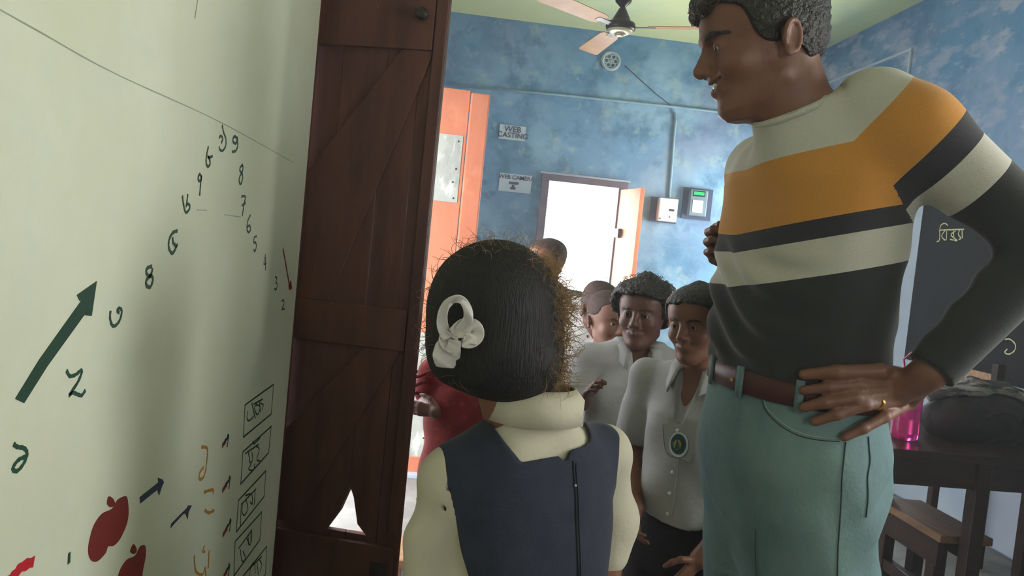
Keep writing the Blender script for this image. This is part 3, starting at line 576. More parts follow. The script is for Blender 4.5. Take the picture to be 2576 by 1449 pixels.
# ------------------------------------------------------------------ smooth distance fields -> one continuous surface
class Fld:
    def __init__(s, lo, hi, h):
        s.lo = np.array(lo, float); s.h = h; n = np.ceil((np.array(hi, float)-s.lo)/h).astype(int)+1
        s.n = n; s.v = np.full(n, 0.3, np.float32)
        s.ax = [(s.lo[i]+h*np.arange(n[i])).astype(np.float32) for i in range(3)]
    def reg(s, lo, hi):
        a = np.clip(np.floor((np.array(lo)-s.lo)/s.h).astype(int), 0, s.n); b = np.clip(np.ceil((np.array(hi)-s.lo)/s.h).astype(int)+1, 0, s.n)
        if np.any(b <= a): return None
        sl = tuple(slice(a[i], b[i]) for i in range(3))
        return sl, s.ax[0][sl[0]][:, None, None], s.ax[1][sl[1]][None, :, None], s.ax[2][sl[2]][None, None, :]
    def whole(s): return s.reg(s.lo, s.lo+s.h*s.n)
    def put(s, sl, d, k, sub=False):
        cur = s.v[sl]
        if sub: cur = -cur
        if k > 0:
            hh = np.maximum(k-np.abs(cur-d), 0)/k; o = np.minimum(cur, d)-hh*hh*k*0.25
        else: o = np.minimum(cur, d)
        s.v[sl] = -o if sub else o
    def cap(s, a, b, ra, rb=None, k=0.01, sub=False, sq=None):
        a = np.array(a, float); b = np.array(b, float); rb = ra if rb is None else rb
        m = max(ra, rb)+k+2.5*s.h
        g = s.reg(np.minimum(a, b)-m, np.maximum(a, b)+m)
        if g is None: return
        sl, X, Y, Z = g; ba = b-a; L = max(float(ba @ ba), 1e-12)
        t = np.clip(((X-a[0])*ba[0]+(Y-a[1])*ba[1]+(Z-a[2])*ba[2])/L, 0, 1)
        d = np.sqrt((X-a[0]-t*ba[0])**2+(Y-a[1]-t*ba[1])**2+(Z-a[2]-t*ba[2])**2)-(ra+(rb-ra)*t)
        s.put(sl, d, k, sub)
    def chain(s, pts, rs, k=0.01):
        for i in range(len(pts)-1): s.cap(pts[i], pts[i+1], rs[i], rs[i+1], k)
    def ell(s, c, r, A=None, k=0.01, sub=False):
        c = np.array(c, float); m = max(r)+k+2.5*s.h
        g = s.reg(c-m, c+m)
        if g is None: return
        sl, X, Y, Z = g; X = X-c[0]; Y = Y-c[1]; Z = Z-c[2]
        if A is None: q = (X, Y, Z)
        else: q = tuple(X*A[i][0]+Y*A[i][1]+Z*A[i][2] for i in range(3))
        k0 = np.sqrt((q[0]/r[0])**2+(q[1]/r[1])**2+(q[2]/r[2])**2); k1 = np.sqrt((q[0]/r[0]**2)**2+(q[1]/r[1]**2)**2+(q[2]/r[2]**2)**2)
        s.put(sl, k0*(k0-1)/(k1+1e-9), k, sub)
    def loft(s, o, A, tab, k=0.01, p=2.2, m=0.05, hw=(0.3, 0.3)):
        """tab rows: z, centre f, centre l, half f, half l (local frame A = fwd, left, up at o)"""
        tab = np.array(tab, float); o = np.array(o, float)
        zc = (tab[0, 0]+tab[-1, 0])/2; c = o+A[2]*zc; R = (tab[-1, 0]-tab[0, 0])/2+m
        e = np.abs(A[0])*hw[0]+np.abs(A[1])*hw[1]+np.abs(A[2])*R
        g = s.reg(c-e, c+e)
        if g is None: return
        sl, X, Y, Z = g; X = X-o[0]; Y = Y-o[1]; Z = Z-o[2]
        f = X*A[0][0]+Y*A[0][1]+Z*A[0][2]; l = X*A[1][0]+Y*A[1][1]+Z*A[1][2]; u = X*A[2][0]+Y*A[2][1]+Z*A[2][2]
        cf, cl, hf, hl = (np.interp(u, tab[:, 0], tab[:, i]).astype(np.float32) for i in range(1, 5))
        d = ((np.abs((f-cf)/hf)**p+np.abs((l-cl)/hl)**p)**(1.0/p)-1)*np.minimum(hf, hl)
        d = np.maximum(d, np.maximum(u-tab[-1, 0], tab[0, 0]-u))
        s.put(sl, d, k)
    def cut(s, fn, k=0.0):
        """keep where fn <= 0"""
        sl, X, Y, Z = s.whole(); d = -fn(X, Y, Z)
        cur = -s.v
        d = np.broadcast_to(d, cur.shape)
        if k > 0:
            hh = np.maximum(k-np.abs(cur-d), 0)/k; o = np.minimum(cur, d)-hh*hh*k*.25
        else: o = np.minimum(cur, d)
        s.v = (-o).astype(np.float32)
    def disp(s, fn):
        sl, X, Y, Z = s.whole(); s.v = (s.v+fn(X, Y, Z)).astype(np.float32)
    def mesh(s, smooth=1):
        v = s.v.copy(); v[0] = v[-1] = 0.1; v[:, 0] = v[:, -1] = 0.1; v[:, :, 0] = v[:, :, -1] = 0.1
        S = v < 0
        c = np.zeros(tuple(s.n-1), np.uint8); offs = [(i, j, k) for i in (0, 1) for j in (0, 1) for k in (0, 1)]
        for (i, j, k) in offs: c += S[i:s.n[0]-1+i, j:s.n[1]-1+j, k:s.n[2]-1+k]
        act = (c > 0) & (c < 8); ii = np.argwhere(act); idx = np.full(c.shape, -1, np.int32); idx[act] = np.arange(len(ii))
        C = np.stack([v[ii[:, 0]+i, ii[:, 1]+j, ii[:, 2]+k] for (i, j, k) in offs], 1)
        O = np.array(offs, float); acc = np.zeros((len(ii), 3)); cnt = np.zeros(len(ii))
        for a in range(8):
            for b in range(a+1, 8):
                if np.abs(O[a]-O[b]).sum() != 1: continue
                ch = (C[:, a] < 0) != (C[:, b] < 0)
                t = C[ch, a]/(C[ch, a]-C[ch, b]); acc[ch] += O[a]+t[:, None]*(O[b]-O[a]); cnt[ch] += 1
        V = s.lo+s.h*(ii+acc/cnt[:, None])
        Q = []
        for axis in range(3):
            lo = [slice(None)]*3; hi = [slice(None)]*3; lo[axis] = slice(0, -1); hi[axis] = slice(1, None)
            A_, B_ = S[tuple(lo)], S[tuple(hi)]; e = np.argwhere(A_ != B_)
            u_, w_ = (axis+1) % 3, (axis+2) % 3
            e = e[(e[:, u_] > 0) & (e[:, w_] > 0) & (e[:, u_] < s.n[u_]-1) & (e[:, w_] < s.n[w_]-1)]
            ins = A_[e[:, 0], e[:, 1], e[:, 2]]
            def cell(du, dw):
                q = e.copy(); q[:, u_] += du; q[:, w_] += dw; return idx[q[:, 0], q[:, 1], q[:, 2]]
            q4 = np.stack([cell(-1, -1), cell(0, -1), cell(0, 0), cell(-1, 0)], 1)
            q4[~ins] = q4[~ins][:, ::-1]; Q.append(q4)
        Q = np.concatenate(Q)
        for _ in range(smooth):
            a2 = np.zeros_like(V); n2 = np.zeros(len(V))
            for k in range(4):
                i0, i1 = Q[:, k], Q[:, (k+1) % 4]
                for d_ in range(3): a2[:, d_] += np.bincount(i0, V[i1, d_], len(V))+np.bincount(i1, V[i0, d_], len(V))
                n2 += np.bincount(i0, minlength=len(V))+np.bincount(i1, minlength=len(V))
            V = V*.4+.6*a2/np.maximum(n2, 1)[:, None]
        return V, Q
def qmesh(name, V, Q, m, par=None, attrs=None):
    me = bpy.data.meshes.new(name); me.vertices.add(len(V)); me.vertices.foreach_set('co', V.astype(np.float32).ravel())
    me.loops.add(len(Q)*4); me.loops.foreach_set('vertex_index', Q.astype(np.int32).ravel())
    me.polygons.add(len(Q)); me.polygons.foreach_set('loop_start', np.arange(len(Q), dtype=np.int32)*4)
    me.polygons.foreach_set('use_smooth', np.ones(len(Q), bool))
    me.update(calc_edges=True)
    if attrs:
        for k, val in attrs.items():
            at = me.attributes.new(k, 'FLOAT', 'POINT'); at.data.foreach_set('value', val.astype(np.float32))
    for q in (m if isinstance(m, (list, tuple)) else [m]): me.materials.append(q)
    o = bpy.data.objects.new(name, me); COL.objects.link(o)
    return parent(o, par)
def bvh(o):
    me = o.data; n = len(me.vertices); co = np.empty(n*3, np.float32); me.vertices.foreach_get('co', co)
    q = np.empty(len(me.loops), np.int32); me.loops.foreach_get('vertex_index', q)
    return BVHTree.FromPolygons(co.reshape(-1, 3).tolist(), q.reshape(-1, 4).tolist())
def cast(tree, px, py, off=0.0):
    d = Vector(ray(px, py)).normalized(); h = tree.ray_cast(Vector(CAM), d)
    if h[0] is None: return None
    return np.array(h[0]+h[1]*off if h[1].dot(d) < 0 else h[0]-h[1]*off)
def frame(yaw, pitch=0.0, roll=0.0):
    """fwd, left, up; yaw in degrees from +X, pitch down positive"""
    t, p = math.radians(yaw), math.radians(pitch)
    f = np.array([math.cos(t)*math.cos(p), math.sin(t)*math.cos(p), -math.sin(p)]); l = np.array([-math.sin(t), math.cos(t), 0.0]); u = np.cross(f, l)
    if roll: r_ = math.radians(roll); l, u = math.cos(r_)*l+math.sin(r_)*u, -math.sin(r_)*l+math.cos(r_)*u
    return np.array([f, l, u])
def LW(o, A, q): return np.array(o)+A[0]*q[0]+A[1]*q[1]+A[2]*q[2]

# head: profile lofts plus features.  u = 0 chin, u = .235 crown (adult size; s scales)
ADULT = [(0.000, .055, 0, .030, .020), (.012, .046, 0, .050, .036), (.030, .030, 0, .066, .047), (.048, .021, 0, .076, .054), (.066, .014, 0, .083, .0605), (.090, .004, 0, .092, .067),
         (.115, .002, 0, .094, .072), (.140, .004, 0, .101, .0755), (.165, .001, 0, .101, .0765), (.190, -.003, 0, .094, .072), (.210, -.008, 0, .078, .060), (.225, -.014, 0, .054, .040), (.236, -.018, 0, .020, .016)]
CHILD = [(0.000, .052, 0, .026, .018), (.012, .042, 0, .048, .034), (.030, .026, 0, .066, .048), (.048, .018, 0, .075, .057), (.066, .010, 0, .083, .065), (.090, .002, 0, .092, .073),
         (.115, -.004, 0, .100, .080), (.140, -.006, 0, .108, .084), (.165, -.008, 0, .109, .085), (.190, -.010, 0, .101, .079), (.210, -.014, 0, .083, .065), (.225, -.018, 0, .056, .044), (.236, -.02, 0, .020, .016)]
def head(F, o, A, s=1.0, tab=ADULT, child=False, smile=0.0, side=0):
    q = lambda f, l, u: LW(o, A, (f*s, l*s, u*s))
    T = [[x*s for x in r] for r in tab]
    F.loft(o, A, T, .012*s, 2.15, .03*s, (.14*s, .12*s))
    B = A
    nz = .85 if child else 1.0
    # forehead, brow, cheeks, jaw
    for sg in (-1, 1):
        if not child: F.cap(q(.098, sg*.010, .136), q(.080, sg*.046, .138), .006*s, .005*s, .012*s)
        F.ell(q(.093+(0 if not child else -.004), sg*.032, .117), (.011*s, .019*s, .012*s), B, .014*s, True)
        F.ell(q(.062, sg*.040, .085), (.026*s, .024*s, .022*s), B, .02*s)
        F.cap(q(.004, sg*.052, .046), q(.062, sg*.020, .012), .010*s, .012*s, .03*s)
        if smile > .5: F.ell(q(.078, sg*.033, .083), (.015*s, .015*s, .013*s), B, .012*s)
    F.ell(q(.080, 0, .016), (.017*s, .019*s, .015*s), B, .015*s)
    # nose
    F.cap(q(.098, 0, .122), q(.098+.020*nz, 0, .090), .0065*s, .0095*s, .010*s)
    F.cap(q(.088, 0, .122), q(.100, 0, .090), .010*s, .0135*s, .008*s)
    F.ell(q(.098+.018*nz, 0, .087), (.0105*s, .012*s, .0105*s), B, .006*s)
    for sg in (-1, 1):
        F.ell(q(.099+.004*nz, sg*.0125, .0835), (.011*s, .0075*s, .008*s), B, .006*s)
        F.ell(q(.106+.003*nz, sg*.0065, .0755), (.005*s, .0036*s, .004*s), B, .003*s, True)
    # mouth
    F.ell(q(.088, 0, .060), (.014*s, .024*s, .020*s), B, .014*s)
    w = .0235*(1+.40*smile); og = max(0, smile-.4)*.012
    for sg in (-1, 1):
        F.cap(q(.1015, sg*.002, .0655+og*.3), q(.085, sg*w, .0640+.009*smile), .0048*s, .0028*s, .005*s)
        F.cap(q(.0995, sg*.001, .0545-.003*smile-og), q(.085, sg*w*.92, .0590+.007*smile), .0058*s, .003*s, .005*s)
    F.cap(q(.108-.009*smile, -.012, .0605-.001*smile), q(.108-.009*smile, .012, .0605-.001*smile), (.0022+.0040*smile)*s, None, .002*s, True)
    for sg in (-1, 1): F.cap(q(.104, sg*.010, .0605-.001*smile), q(.0895-.003*smile, sg*(w+.002), .0625+.009*smile), (.0026+.0030*smile+.0012*child)*s, (.0018+.0012*smile+.0010*child)*s, .0015*s, True)
    # lids: ball with a slit
    for sg in (-1, 1):
        F.ell(q(.081, sg*.0315, .1165), (.0135*s, .0150*s, .0125*s), B, .006*s)
        F.ell(q(.0935, sg*.0325, .1150 if child else .1138), (.0095*s, .0135*s, (.0030 if child else .0030)*s), B, .0015*s, True)
    # ears: plate, rim, bowl, lobe
    for sg in (-1, 1):
        w0 = (.0735 if not child else .080)
        ea = A[0]*.96-A[2]*.2; eu = A[2]*.96+A[0]*-.22; eu = eu/np.linalg.norm(eu); ea = ea-eu*np.dot(ea, eu); ea /= np.linalg.norm(ea)
        out = A[1]*sg; ob = out*.86-ea*.5; ob /= np.linalg.norm(ob); ef = np.cross(ob, eu); ef /= np.linalg.norm(ef)
        if ef @ A[0] < 0: ef = -ef
        EB = (ef, ob, eu); c = q(-.016, sg*(w0+.003), .097 if not child else .102)
        F.ell(c, (.0165*s, .0055*s, .026*s), EB, .008*s)
        F.ell(c+ob*.008*s+ef*.002*s, (.0095*s, .0065*s, .0165*s), EB, .003*s, True)
        rim = [c+ob*.0055*s+ef*.015*s*math.cos(t)+eu*.025*s*math.sin(t) for t in np.linspace(.25, 4.5, 14)]
        F.chain(rim, [.0036*s]*len(rim), .003*s)
        F.ell(c-eu*.0235*s+ef*.004*s+ob*.002*s, (.008*s, .0055*s, .009*s), EB, .005*s)
        F.ell(c+ef*.014*s+ob*.003*s-eu*.004*s, (.0045*s, .005*s, .008*s), EB, .004*s)
def eyes(o, A, s, par, look=(0, 0)):
    q = lambda f, l, u: LW(o, A, (f*s, l*s, u*s))
    for sg in (-1, 1):
        c = q(.0805, sg*.0315, .1165); r = .0122*s
        mb = MB(); V = []; Fc = []; n, k = 16, 12
        pr = [(max(1e-4, r*math.sin(math.pi*i/k)), -r*math.cos(math.pi*i/k)) for i in range(k+1)]
        e = MB().lathe(pr, c, n, A[0]).build('eye', M['eyew'], par, True)
        g = A[0]+A[1]*look[0]+A[2]*look[1]; g /= np.linalg.norm(g)
        MB().lathe([(.0068*s, r*.80), (.0060*s, r*.89), (.0040*s, r*.975), (.0005*s, r*1.015)], c, 14, g).build('iris', M['iris'], e, True)
def brows(o, A, s, par, w=1.0):
    q = lambda f, l, u: LW(o, A, (f*s, l*s, u*s))
    for sg in (-1, 1):
        pts = catmull([q(.1020, sg*.014, .1335), q(.0975, sg*.028, .1375), q(.086, sg*.045, .1365), q(.068, sg*.0585, .1290)], 5)
        n = len(pts); MB().tube(pts, [(.0006+.0038*math.sin(math.pi*(i+1.2)/(n+1.4)))*s*w for i in range(n)], 8).build('eyebrow', M['hair'], par, True)
def hand(F, w, d, nrm, th, s=1.0, curl=0.25, spread=0.12, k=.004):
    """w wrist, d pointing direction, nrm back-of-hand normal, th thumb-side direction"""
    w = np.array(w, float); d = np.array(d, float)/np.linalg.norm(d); nrm = np.array(nrm, float); nrm = nrm-d*(nrm @ d); nrm /= np.linalg.norm(nrm)
    t = np.cross(nrm, d); t = t if t @ np.array(th) > 0 else -t
    for i, (off, ln, r) in enumerate(((.027, .072, .0088), (.009, .078, .0092), (-.009, .073, .0088), (-.026, .058, .0076))):
        mcp = w+d*(.088-.006*abs(i-1))*s+t*off*s+nrm*.002*s
        F.cap(w+t*off*.55*s+d*.012*s, mcp, .0125*s, .0110*s, .012*s)
        dd_ = d+t*spread*(1.5-i)*.35; dd_ /= np.linalg.norm(dd_); p0 = mcp; a_ = curl*.6
        for seg, (fr, rr) in enumerate(((.45, 1.0), (.32, .92), (.25, .82))):
            di = dd_*math.cos(a_)-nrm*math.sin(a_); p1 = p0+di*ln*fr*s
            F.cap(p0, p1, r*rr*s, r*(rr-.08)*s, k*s); p0 = p1; a_ += curl*1.1
    b0 = w+d*.020*s+t*.026*s-nrm*.004*s; b1 = b0+(d*.55+t*.75-nrm*.25)*.042*s; b2 = b1+(d*.85+t*.35-nrm*.3)*.032*s; b3 = b2+(d*.95+t*.1-nrm*.3)*.026*s
    F.chain([b0, b1, b2, b3], [.0135*s, .0108*s, .0098*s, .008*s], .008*s)
def nz3(X, Y, Z, f, seed=0):
    return (np.sin(f*X+1.7*np.sin(f*.7*Y+seed)+seed)*np.sin(f*1.1*Y+1.3*np.sin(f*.8*Z+seed*2))*np.sin(f*.93*Z+1.5*np.sin(f*.75*X+seed*3)+1))
def hairfield(o, A, s, tab, h, t, front_u, side_u, side_f, nape_u, amp, freq, lo=None, grow=0.0, ear=True, slope=0.7):
    """cap of hair following the skull: kept above a hairline"""
    c = LW(o, A, (0, 0, .14*s)); F = Fld(c-.19*s, c+.19*s, h)
    T = [[r[0]*s, r[1]*s, r[2]*s, r[3]*s+t, r[4]*s+t] for r in tab]
    T.append([T[-1][0]+t*.55, T[-1][1], 0, .012*s+t*.6, .010*s+t*.6]); T.append([T[-1][0]+t*.30, T[-1][1], 0, .010*s, .008*s])
    F.loft(o, A, T, 0, 2.1, .04, (.17*s, .17*s))
    def loc(X, Y, Z):
        X = X-o[0]; Y = Y-o[1]; Z = Z-o[2]
        return tuple((X*A[i][0]+Y*A[i][1]+Z*A[i][2])/s for i in range(3))
    if amp: F.disp(lambda X, Y, Z: amp*nz3(X, Y, Z, freq)+amp*.6*nz3(X, Y, Z, freq*2.1, 2.0))
    def line(X, Y, Z):
        f, l, u = loc(X, Y, Z)
        need = np.where(f > side_f, front_u-(.10-f)*slope, np.where(f > -.035, side_u, nape_u+(f+.035)*0.0))
        # smooth steps between zones
        z1 = 1/(1+np.exp(-np.clip((f-side_f)/.006, -30, 30))); z2 = 1/(1+np.exp(-np.clip((f+.036)/.005, -30, 30)))
        need = z1*(front_u-(.10-f)*slope)+(1-z1)*(z2*side_u+(1-z2)*nape_u)
        return (need-u+.004*np.sin(70*l+5*f)+.003*np.sin(150*l+90*u+40*f))*s
    F.cut(line, .006)
    for sg in (-1, 1): F.ell(LW(o, A, (-.012*s, sg*.090*s, .100*s)), (.021*s, .022*s, .028*s), A, .003, True)
    return F

# ------------------------------------------------------------------ the man
MX, MY = P(2035, 650, 1.32)[:2]
MA = frame(184); MO = np.array([MX, MY, 0.0])
man = thing('person', 'tall man in a striped mustard and black sweater and jeans, hand on hip, smiling down', 'person', (MX, MY, 0))
HA = frame(170, 18); HO = P(1964, 116, 1.20)-HA[1]*.07-HA[2]*.087
hq = lambda f, l, u: LW(HO, HA, (f, l, u))
SH = P(2296, 332, 1.15); EL = P(2640, 618, 1.09); WR = P(2340, 936, 1.10)
SHR = LW(MO, MA, (0.01, -.185, 1.40)); ELR = LW(MO, MA, (-.06, -.265, 1.13)); WRR = P(1884, 676, 1.50)
NB = P(2040, 330, 1.27)      # base of the neck
TT = [(.90, 0, 0, .110, .165), (1.0, .004, 0, .110, .162), (1.15, .010, 0, .108, .168), (1.30, .008, 0, .108, .175), (1.40, .0, 0, .10, .175), (1.46, -.01, 0, .06, .10)]
lo = [min(MX-.32, WRR[0]-.1), MY-.42, .86]; hi = [MX+.42, MY+.42, 1.74]
F = Fld(lo, hi, .0027)
F.loft(MO, MA, TT, .03, 2.2, .06, (.25, .3))
F.cap(NB+np.array([0.02, 0.0, -.07]), hq(-.018, 0, .075), .064, .056, .03)
F.cap(NB+np.array([0.0, 0, -.02]), hq(.02, 0, .03), .054, .046, .02)
head(F, HO, HA, 1.0, ADULT, False, .75)
F.chain([NB, SH, EL, WR], [.06, .052, .038, .027], .02)
F.chain([SHR, ELR, WRR], [.055, .04, .030], .02)
# left hand on the hip: fingers laid along the jeans
JT = [(.52, .01, 0, .12, .17), (.66, .01, 0, .125, .180), (.80, .004, 0, .130, .186), (.90, .004, 0, .134, .186), (1.0, .002, 0, .132, .178), (1.055, .0, 0, .130, .172)]
def onhip(px, py, off):
    """walk along the pixel ray until it meets the hip loft"""
    tab = np.array(JT); d = ray(px, py)
    for Y in np.linspace(.95, 1.5, 1400):
        p = CAM+d*(Y/d[1]); f, l = (p-MO) @ MA[0], (p-MO) @ MA[1]
        cf, hf, hl = np.interp(p[2], tab[:, 0], tab[:, 1]), np.interp(p[2], tab[:, 0], tab[:, 3]), np.interp(p[2], tab[:, 0], tab[:, 4])
        if (abs((f-cf)/(hf+off))**2.2+abs(l/(hl+off))**2.2) < 1: return p
    return CAM+d*(1.2/d[1])
hp = lambda x, y, off=.014: onhip(x, y, off)
fing = {'thumb': ([(2300, 955), (2215, 934), (2105, 936), (2022, 942)], [.017, .0125, .0112, .0088]),
        'index': ([(2245, 962), (2160, 968), (2085, 974), (2022, 982)], [.0125, .0105, .0095, .0078]),
        'middle': ([(2250, 985), (2150, 1000), (2075, 1012), (2022, 1025)], [.0125, .0105, .0095, .008]),
        'ring': ([(2265, 1000), (2175, 1018), (2105, 1042), (2050, 1060)], [.0122, .0102, .0092, .0078]),
        'little': ([(2285, 1012), (2225, 1048), (2170, 1078), (2124, 1100)], [.0118, .0095, .0085, .0072])}
offs_ = {'thumb': [.022, .026, .024, .018], 'index': [.022, .022, .020, .013], 'middle': [.024, .024, .022, .014], 'ring': [.023, .023, .020, .013], 'little': [.020, .020, .017, .011]}
FP = {}
for nm_, (pts, rs) in fing.items():
    w3 = [hp(x, y, o_) for (x, y), o_ in zip(pts, offs_[nm_])]; FP[nm_] = w3
    F.cap(WR*.75+w3[0]*.25+np.array([0, -.002, 0]), w3[0], .017, rs[0]+.002, .016)
    F.chain(w3, rs, .0045)
# right fist showing past the belly
hand(F, WRR, MA[0]*.75+MA[2]*.4-MA[1]*.1, -MA[1]*.7+MA[0]*.3, MA[2], .95, .9)
V, Q = F.mesh(1)
body = qmesh('body', V, Q, M['skin_man'], man)
eyes(HO, HA, 1.0, body, (.0, -.28)); brows(HO, HA, 1.0, body, 1.25)
MB().tube(catmull([hq(.080, -.020, .064), hq(.0945, -.008, .0615), hq(.0965, 0, .061), hq(.0945, .008, .0615), hq(.080, .020, .064)], 6), .0042, 8).build('teeth', M['teeth'], body, True)
HF = hairfield(HO, HA, 1.0, ADULT, .0026, .010, .190, .099, .036, .062, .0022, 190, slope=.35)
for i in range(46):      # curls over the brow and crown
    an = RNG.uniform(-1.3, 1.3); f_ = RNG.uniform(-.02, .10); l_ = RNG.uniform(-.06, .06)
    HF.ell(hq(f_, l_*(1-.3*(f_ > .06)), .215+RNG.uniform(-.004, .016)-.35*max(0, f_-.03)-abs(l_)*.25), (.016, .016, .014), None, .008)
for l_ in np.linspace(-.045, .045, 7): HF.ell(hq(.092-.3*abs(l_), l_, .200), (.014, .013, .013), None, .006)
V, Q = HF.mesh(1); hair = qmesh('hair', V, Q, M['hair'], man)
cv = MB()
for i in range(150):
    f_ = RNG.uniform(.02, .108); l_ = RNG.uniform(-.055, .055); c = hq(f_, l_*(1-.2*(f_ > .08)), .222-.40*max(0, f_-.03)-abs(l_)*.3); r_ = RNG.uniform(.005, .011); a0 = RNG.uniform(0, 6.28)
    ax1 = RNG.normal(size=3); ax1 /= np.linalg.norm(ax1); ax2 = np.cross(ax1, RNG.normal(size=3)); ax2 /= np.linalg.norm(ax2)
    cv.tube([c+r_*(ax1*math.cos(a0+t)+ax2*math.sin(a0+t))*(1+.1*t) for t in np.linspace(0, 4.6, 9)], .0007, 4)
ho = cv.build('curls', M['hairstrand'], hair, True); ho['kind'] = 'stuff'

# sweater
ST = [(1.030, .006, 0, .130, .180), (1.06, .010, 0, .132, .188), (1.15, .012, 0, .130, .192), (1.28, .010, 0, .130, .198), (1.36, .006, 0, .130, .200), (1.42, -.006, 0, .118, .178), (1.47, -.02, 0, .080, .13)]
F = Fld([MX-.34, MY-.42, 1.0], [MX+.45, MY+.44, 1.62], .0033)
F.loft(MO, MA, ST, .04, 2.3, .06, (.3, .3))
d_t = F.v.copy()
TRP = P(2205, 265, 1.21)
F.cap(NB+np.array([.01, 0, -.065]), TRP+np.array([0, 0, -.015]), .074, .064, .05)
F.cap(TRP+np.array([0, 0, -.012]), SH, .062, .066, .04)
F.chain([NB+np.array([.01, .06, -.08]), SHR], [.07, .068], .05)
ad = (EL-SH)/np.linalg.norm(EL-SH)
F.cap(SH, EL, .064, .051, .03)
F.cap(EL, WR, .050, .038, .03)
F.chain([SHR, ELR, WRR], [.066, .056, .042], .03)
# folds
def fold(X, Y, Z):
    f = (X-MX)*MA[0][0]+(Y-MY)*MA[0][1]; l = (X-MX)*MA[1][0]+(Y-MY)*MA[1][1]
    fr = np.clip((f-.06)/.08, 0, 1)*np.clip((1.27-Z)/.06, 0, 1)*np.clip((Z-1.02)/.05, 0, 1)
    bk = np.clip((-f-.05)/.08, 0, 1)*np.clip((1.36-Z)/.06, 0, 1)
    a_ = fr*.0065*np.sin(95*Z+26*l+3*np.sin(14*l)); b_ = bk*.004*np.sin(60*Z-80*f+30*l)
    hem = .004*np.exp(-((Z-1.055)/.012)**2)
    ll = np.clip((.235-np.abs(l))/.03, 0, 1)
    return (a_+b_+hem)*ll+.0012*np.sin(40*l+30*f+25*Z)
F.disp(fold)
nd = hq(.03, 0, .02)-NB; nd /= np.linalg.norm(nd)
NP = P(1985, 275, 1.245)          # centre of the neck opening
na = np.array([-.50, -.12, .86]); na /= np.linalg.norm(na)
F.cap(NB+np.array([.01, 0, -.08]), NP+na*.02, .078, .060, .035)
F.cut(lambda X, Y, Z: np.where((X-NP[0])**2+(Y-NP[1])**2+(Z-NP[2])**2 < .0085, (X-NP[0])*na[0]+(Y-NP[1])*na[1]+(Z-NP[2])*na[2], -1.0), .004)
wcut = (WR-EL)/np.linalg.norm(WR-EL); WC = WR-wcut*.002
F.cut(lambda X, Y, Z: np.where((X-WC[0])**2+(Y-WC[1])**2+(Z-WC[2])**2 < .0056, np.where(d_t < .008, -1.0, (X-WC[0])*wcut[0]+(Y-WC[1])*wcut[1]+(Z-WC[2])*wcut[2]), -1.0))
V, Q = F.mesh(1)
# stripe coordinate
t = (V-SH) @ ad; pa = SH+np.clip(t, 0, 1)[:, None]*ad; da = np.linalg.norm(V-pa, axis=1)
f_, l_ = (V-MO) @ MA[0], (V-MO) @ MA[1]
rt = -f_*math.cos(.5)+l_*.0
s_t = V[:, 2]+.26*f_-.10*np.clip(l_, 0, 1)      # torso: falls towards the front
ks = [1.412, 1.300, 1.268, 1.208]; ka = [-.058, .030, .070, .126]
far_arm = l_ < -.215
arm = ((t > -.075) & (da < .098) & (l_ > .10) & ((V-SH) @ MA[1] > -.075)) | far_arm
farm = np.linalg.norm(V-(EL+np.clip(((V-EL) @ wcut), 0, .4)[:, None]*wcut), axis=1) < .075
tr_ = (ELR-SHR)/np.linalg.norm(ELR-SHR); t2 = (V-SHR) @ tr_
a_co = np.where(far_arm, t2-.01, t); a_co[farm & ~arm] = .5; arm = arm | farm
TC = lambda s: (1.62-s)/.8; AC = lambda s: (s+.3)/.9
M['sweater'] = knit('striped_knit', [(184, 181, 171), (190, 132, 62), (52, 52, 56), (184, 180, 170), (49, 50, 50)], [TC(z_) for z_ in ks], [AC(z_) for z_ in ka])
sw = qmesh('sweater', V, Q, M['sweater'], man, {'stripe_torso': np.clip(TC(s_t), 0, 1), 'stripe_sleeve': np.clip(AC(a_co), 0, 1), 'sleeve': arm*1.0})
# ribbed collar, hem and cuff
x_ = np.cross(na, [0, 0, 1.0]); x_ /= np.linalg.norm(x_); y_ = np.cross(na, x_)
MB().tube([NP+x_*.0575*math.cos(a_)+y_*.0575*math.sin(a_)-na*.004 for a_ in np.linspace(0, 2*math.pi, 40, False)], .0062, 8, True).build('rib_collar', M['navel'], sw, True)

# jeans: hips and two legs, belt, loops, seams
F = Fld([MX-.28, MY-.30, .03], [MX+.26, MY+.30, 1.07], .0042)
F.loft(MO, MA, [(.66, -.02, 0, .085, .13), (.72, -.016, 0, .108, .155), (.80, .0, 0, .122, .176), (.86, .004, 0, .130, .183), (.92, .004, 0, .134, .185), (1.0, .002, 0, .132, .178), (1.055, .0, 0, .130, .172)], .05, 2.2, .06, (.3, .3))
for sg, fo in ((1, .0), (-1, .025)):
    hj = LW(MO, MA, (-.006+fo*.2, sg*.080, .88)); kn = LW(MO, MA, (-.045+fo, sg*.082, .49)); an_ = LW(MO, MA, (-.08+fo, sg*.095, .08))
    F.cap(hj, kn, .106, .090, .04); F.cap(kn, an_, .088, .066, .03)
    F.ell(LW(MO, MA, (-.058, sg*.072, .89)), (.068, .072, .09), None, .05)
def jf(X, Y, Z):
    f = (X-MX)*MA[0][0]+(Y-MY)*MA[0][1]; l = (X-MX)*MA[1][0]+(Y-MY)*MA[1][1]
    lw = np.clip((.93-Z)/.08, 0, 1)
    bk = np.clip((-f-.02)/.08, 0, 1)
    return lw*(.0042*np.sin(62*Z+46*f+24*l+2.4*np.sin(22*l+9*Z))*(.3+bk)+.0022*np.sin(31*Z-52*f+1.2))+.0016*np.sin(90*Z+20*f)*bk*lw
F.disp(jf)
F.cut(lambda X, Y, Z: Z-1.045, .004)
V, Q = F.mesh(1); jeans = qmesh('jeans', V, Q, M['jeans'], man)
JB = bvh(jeans)
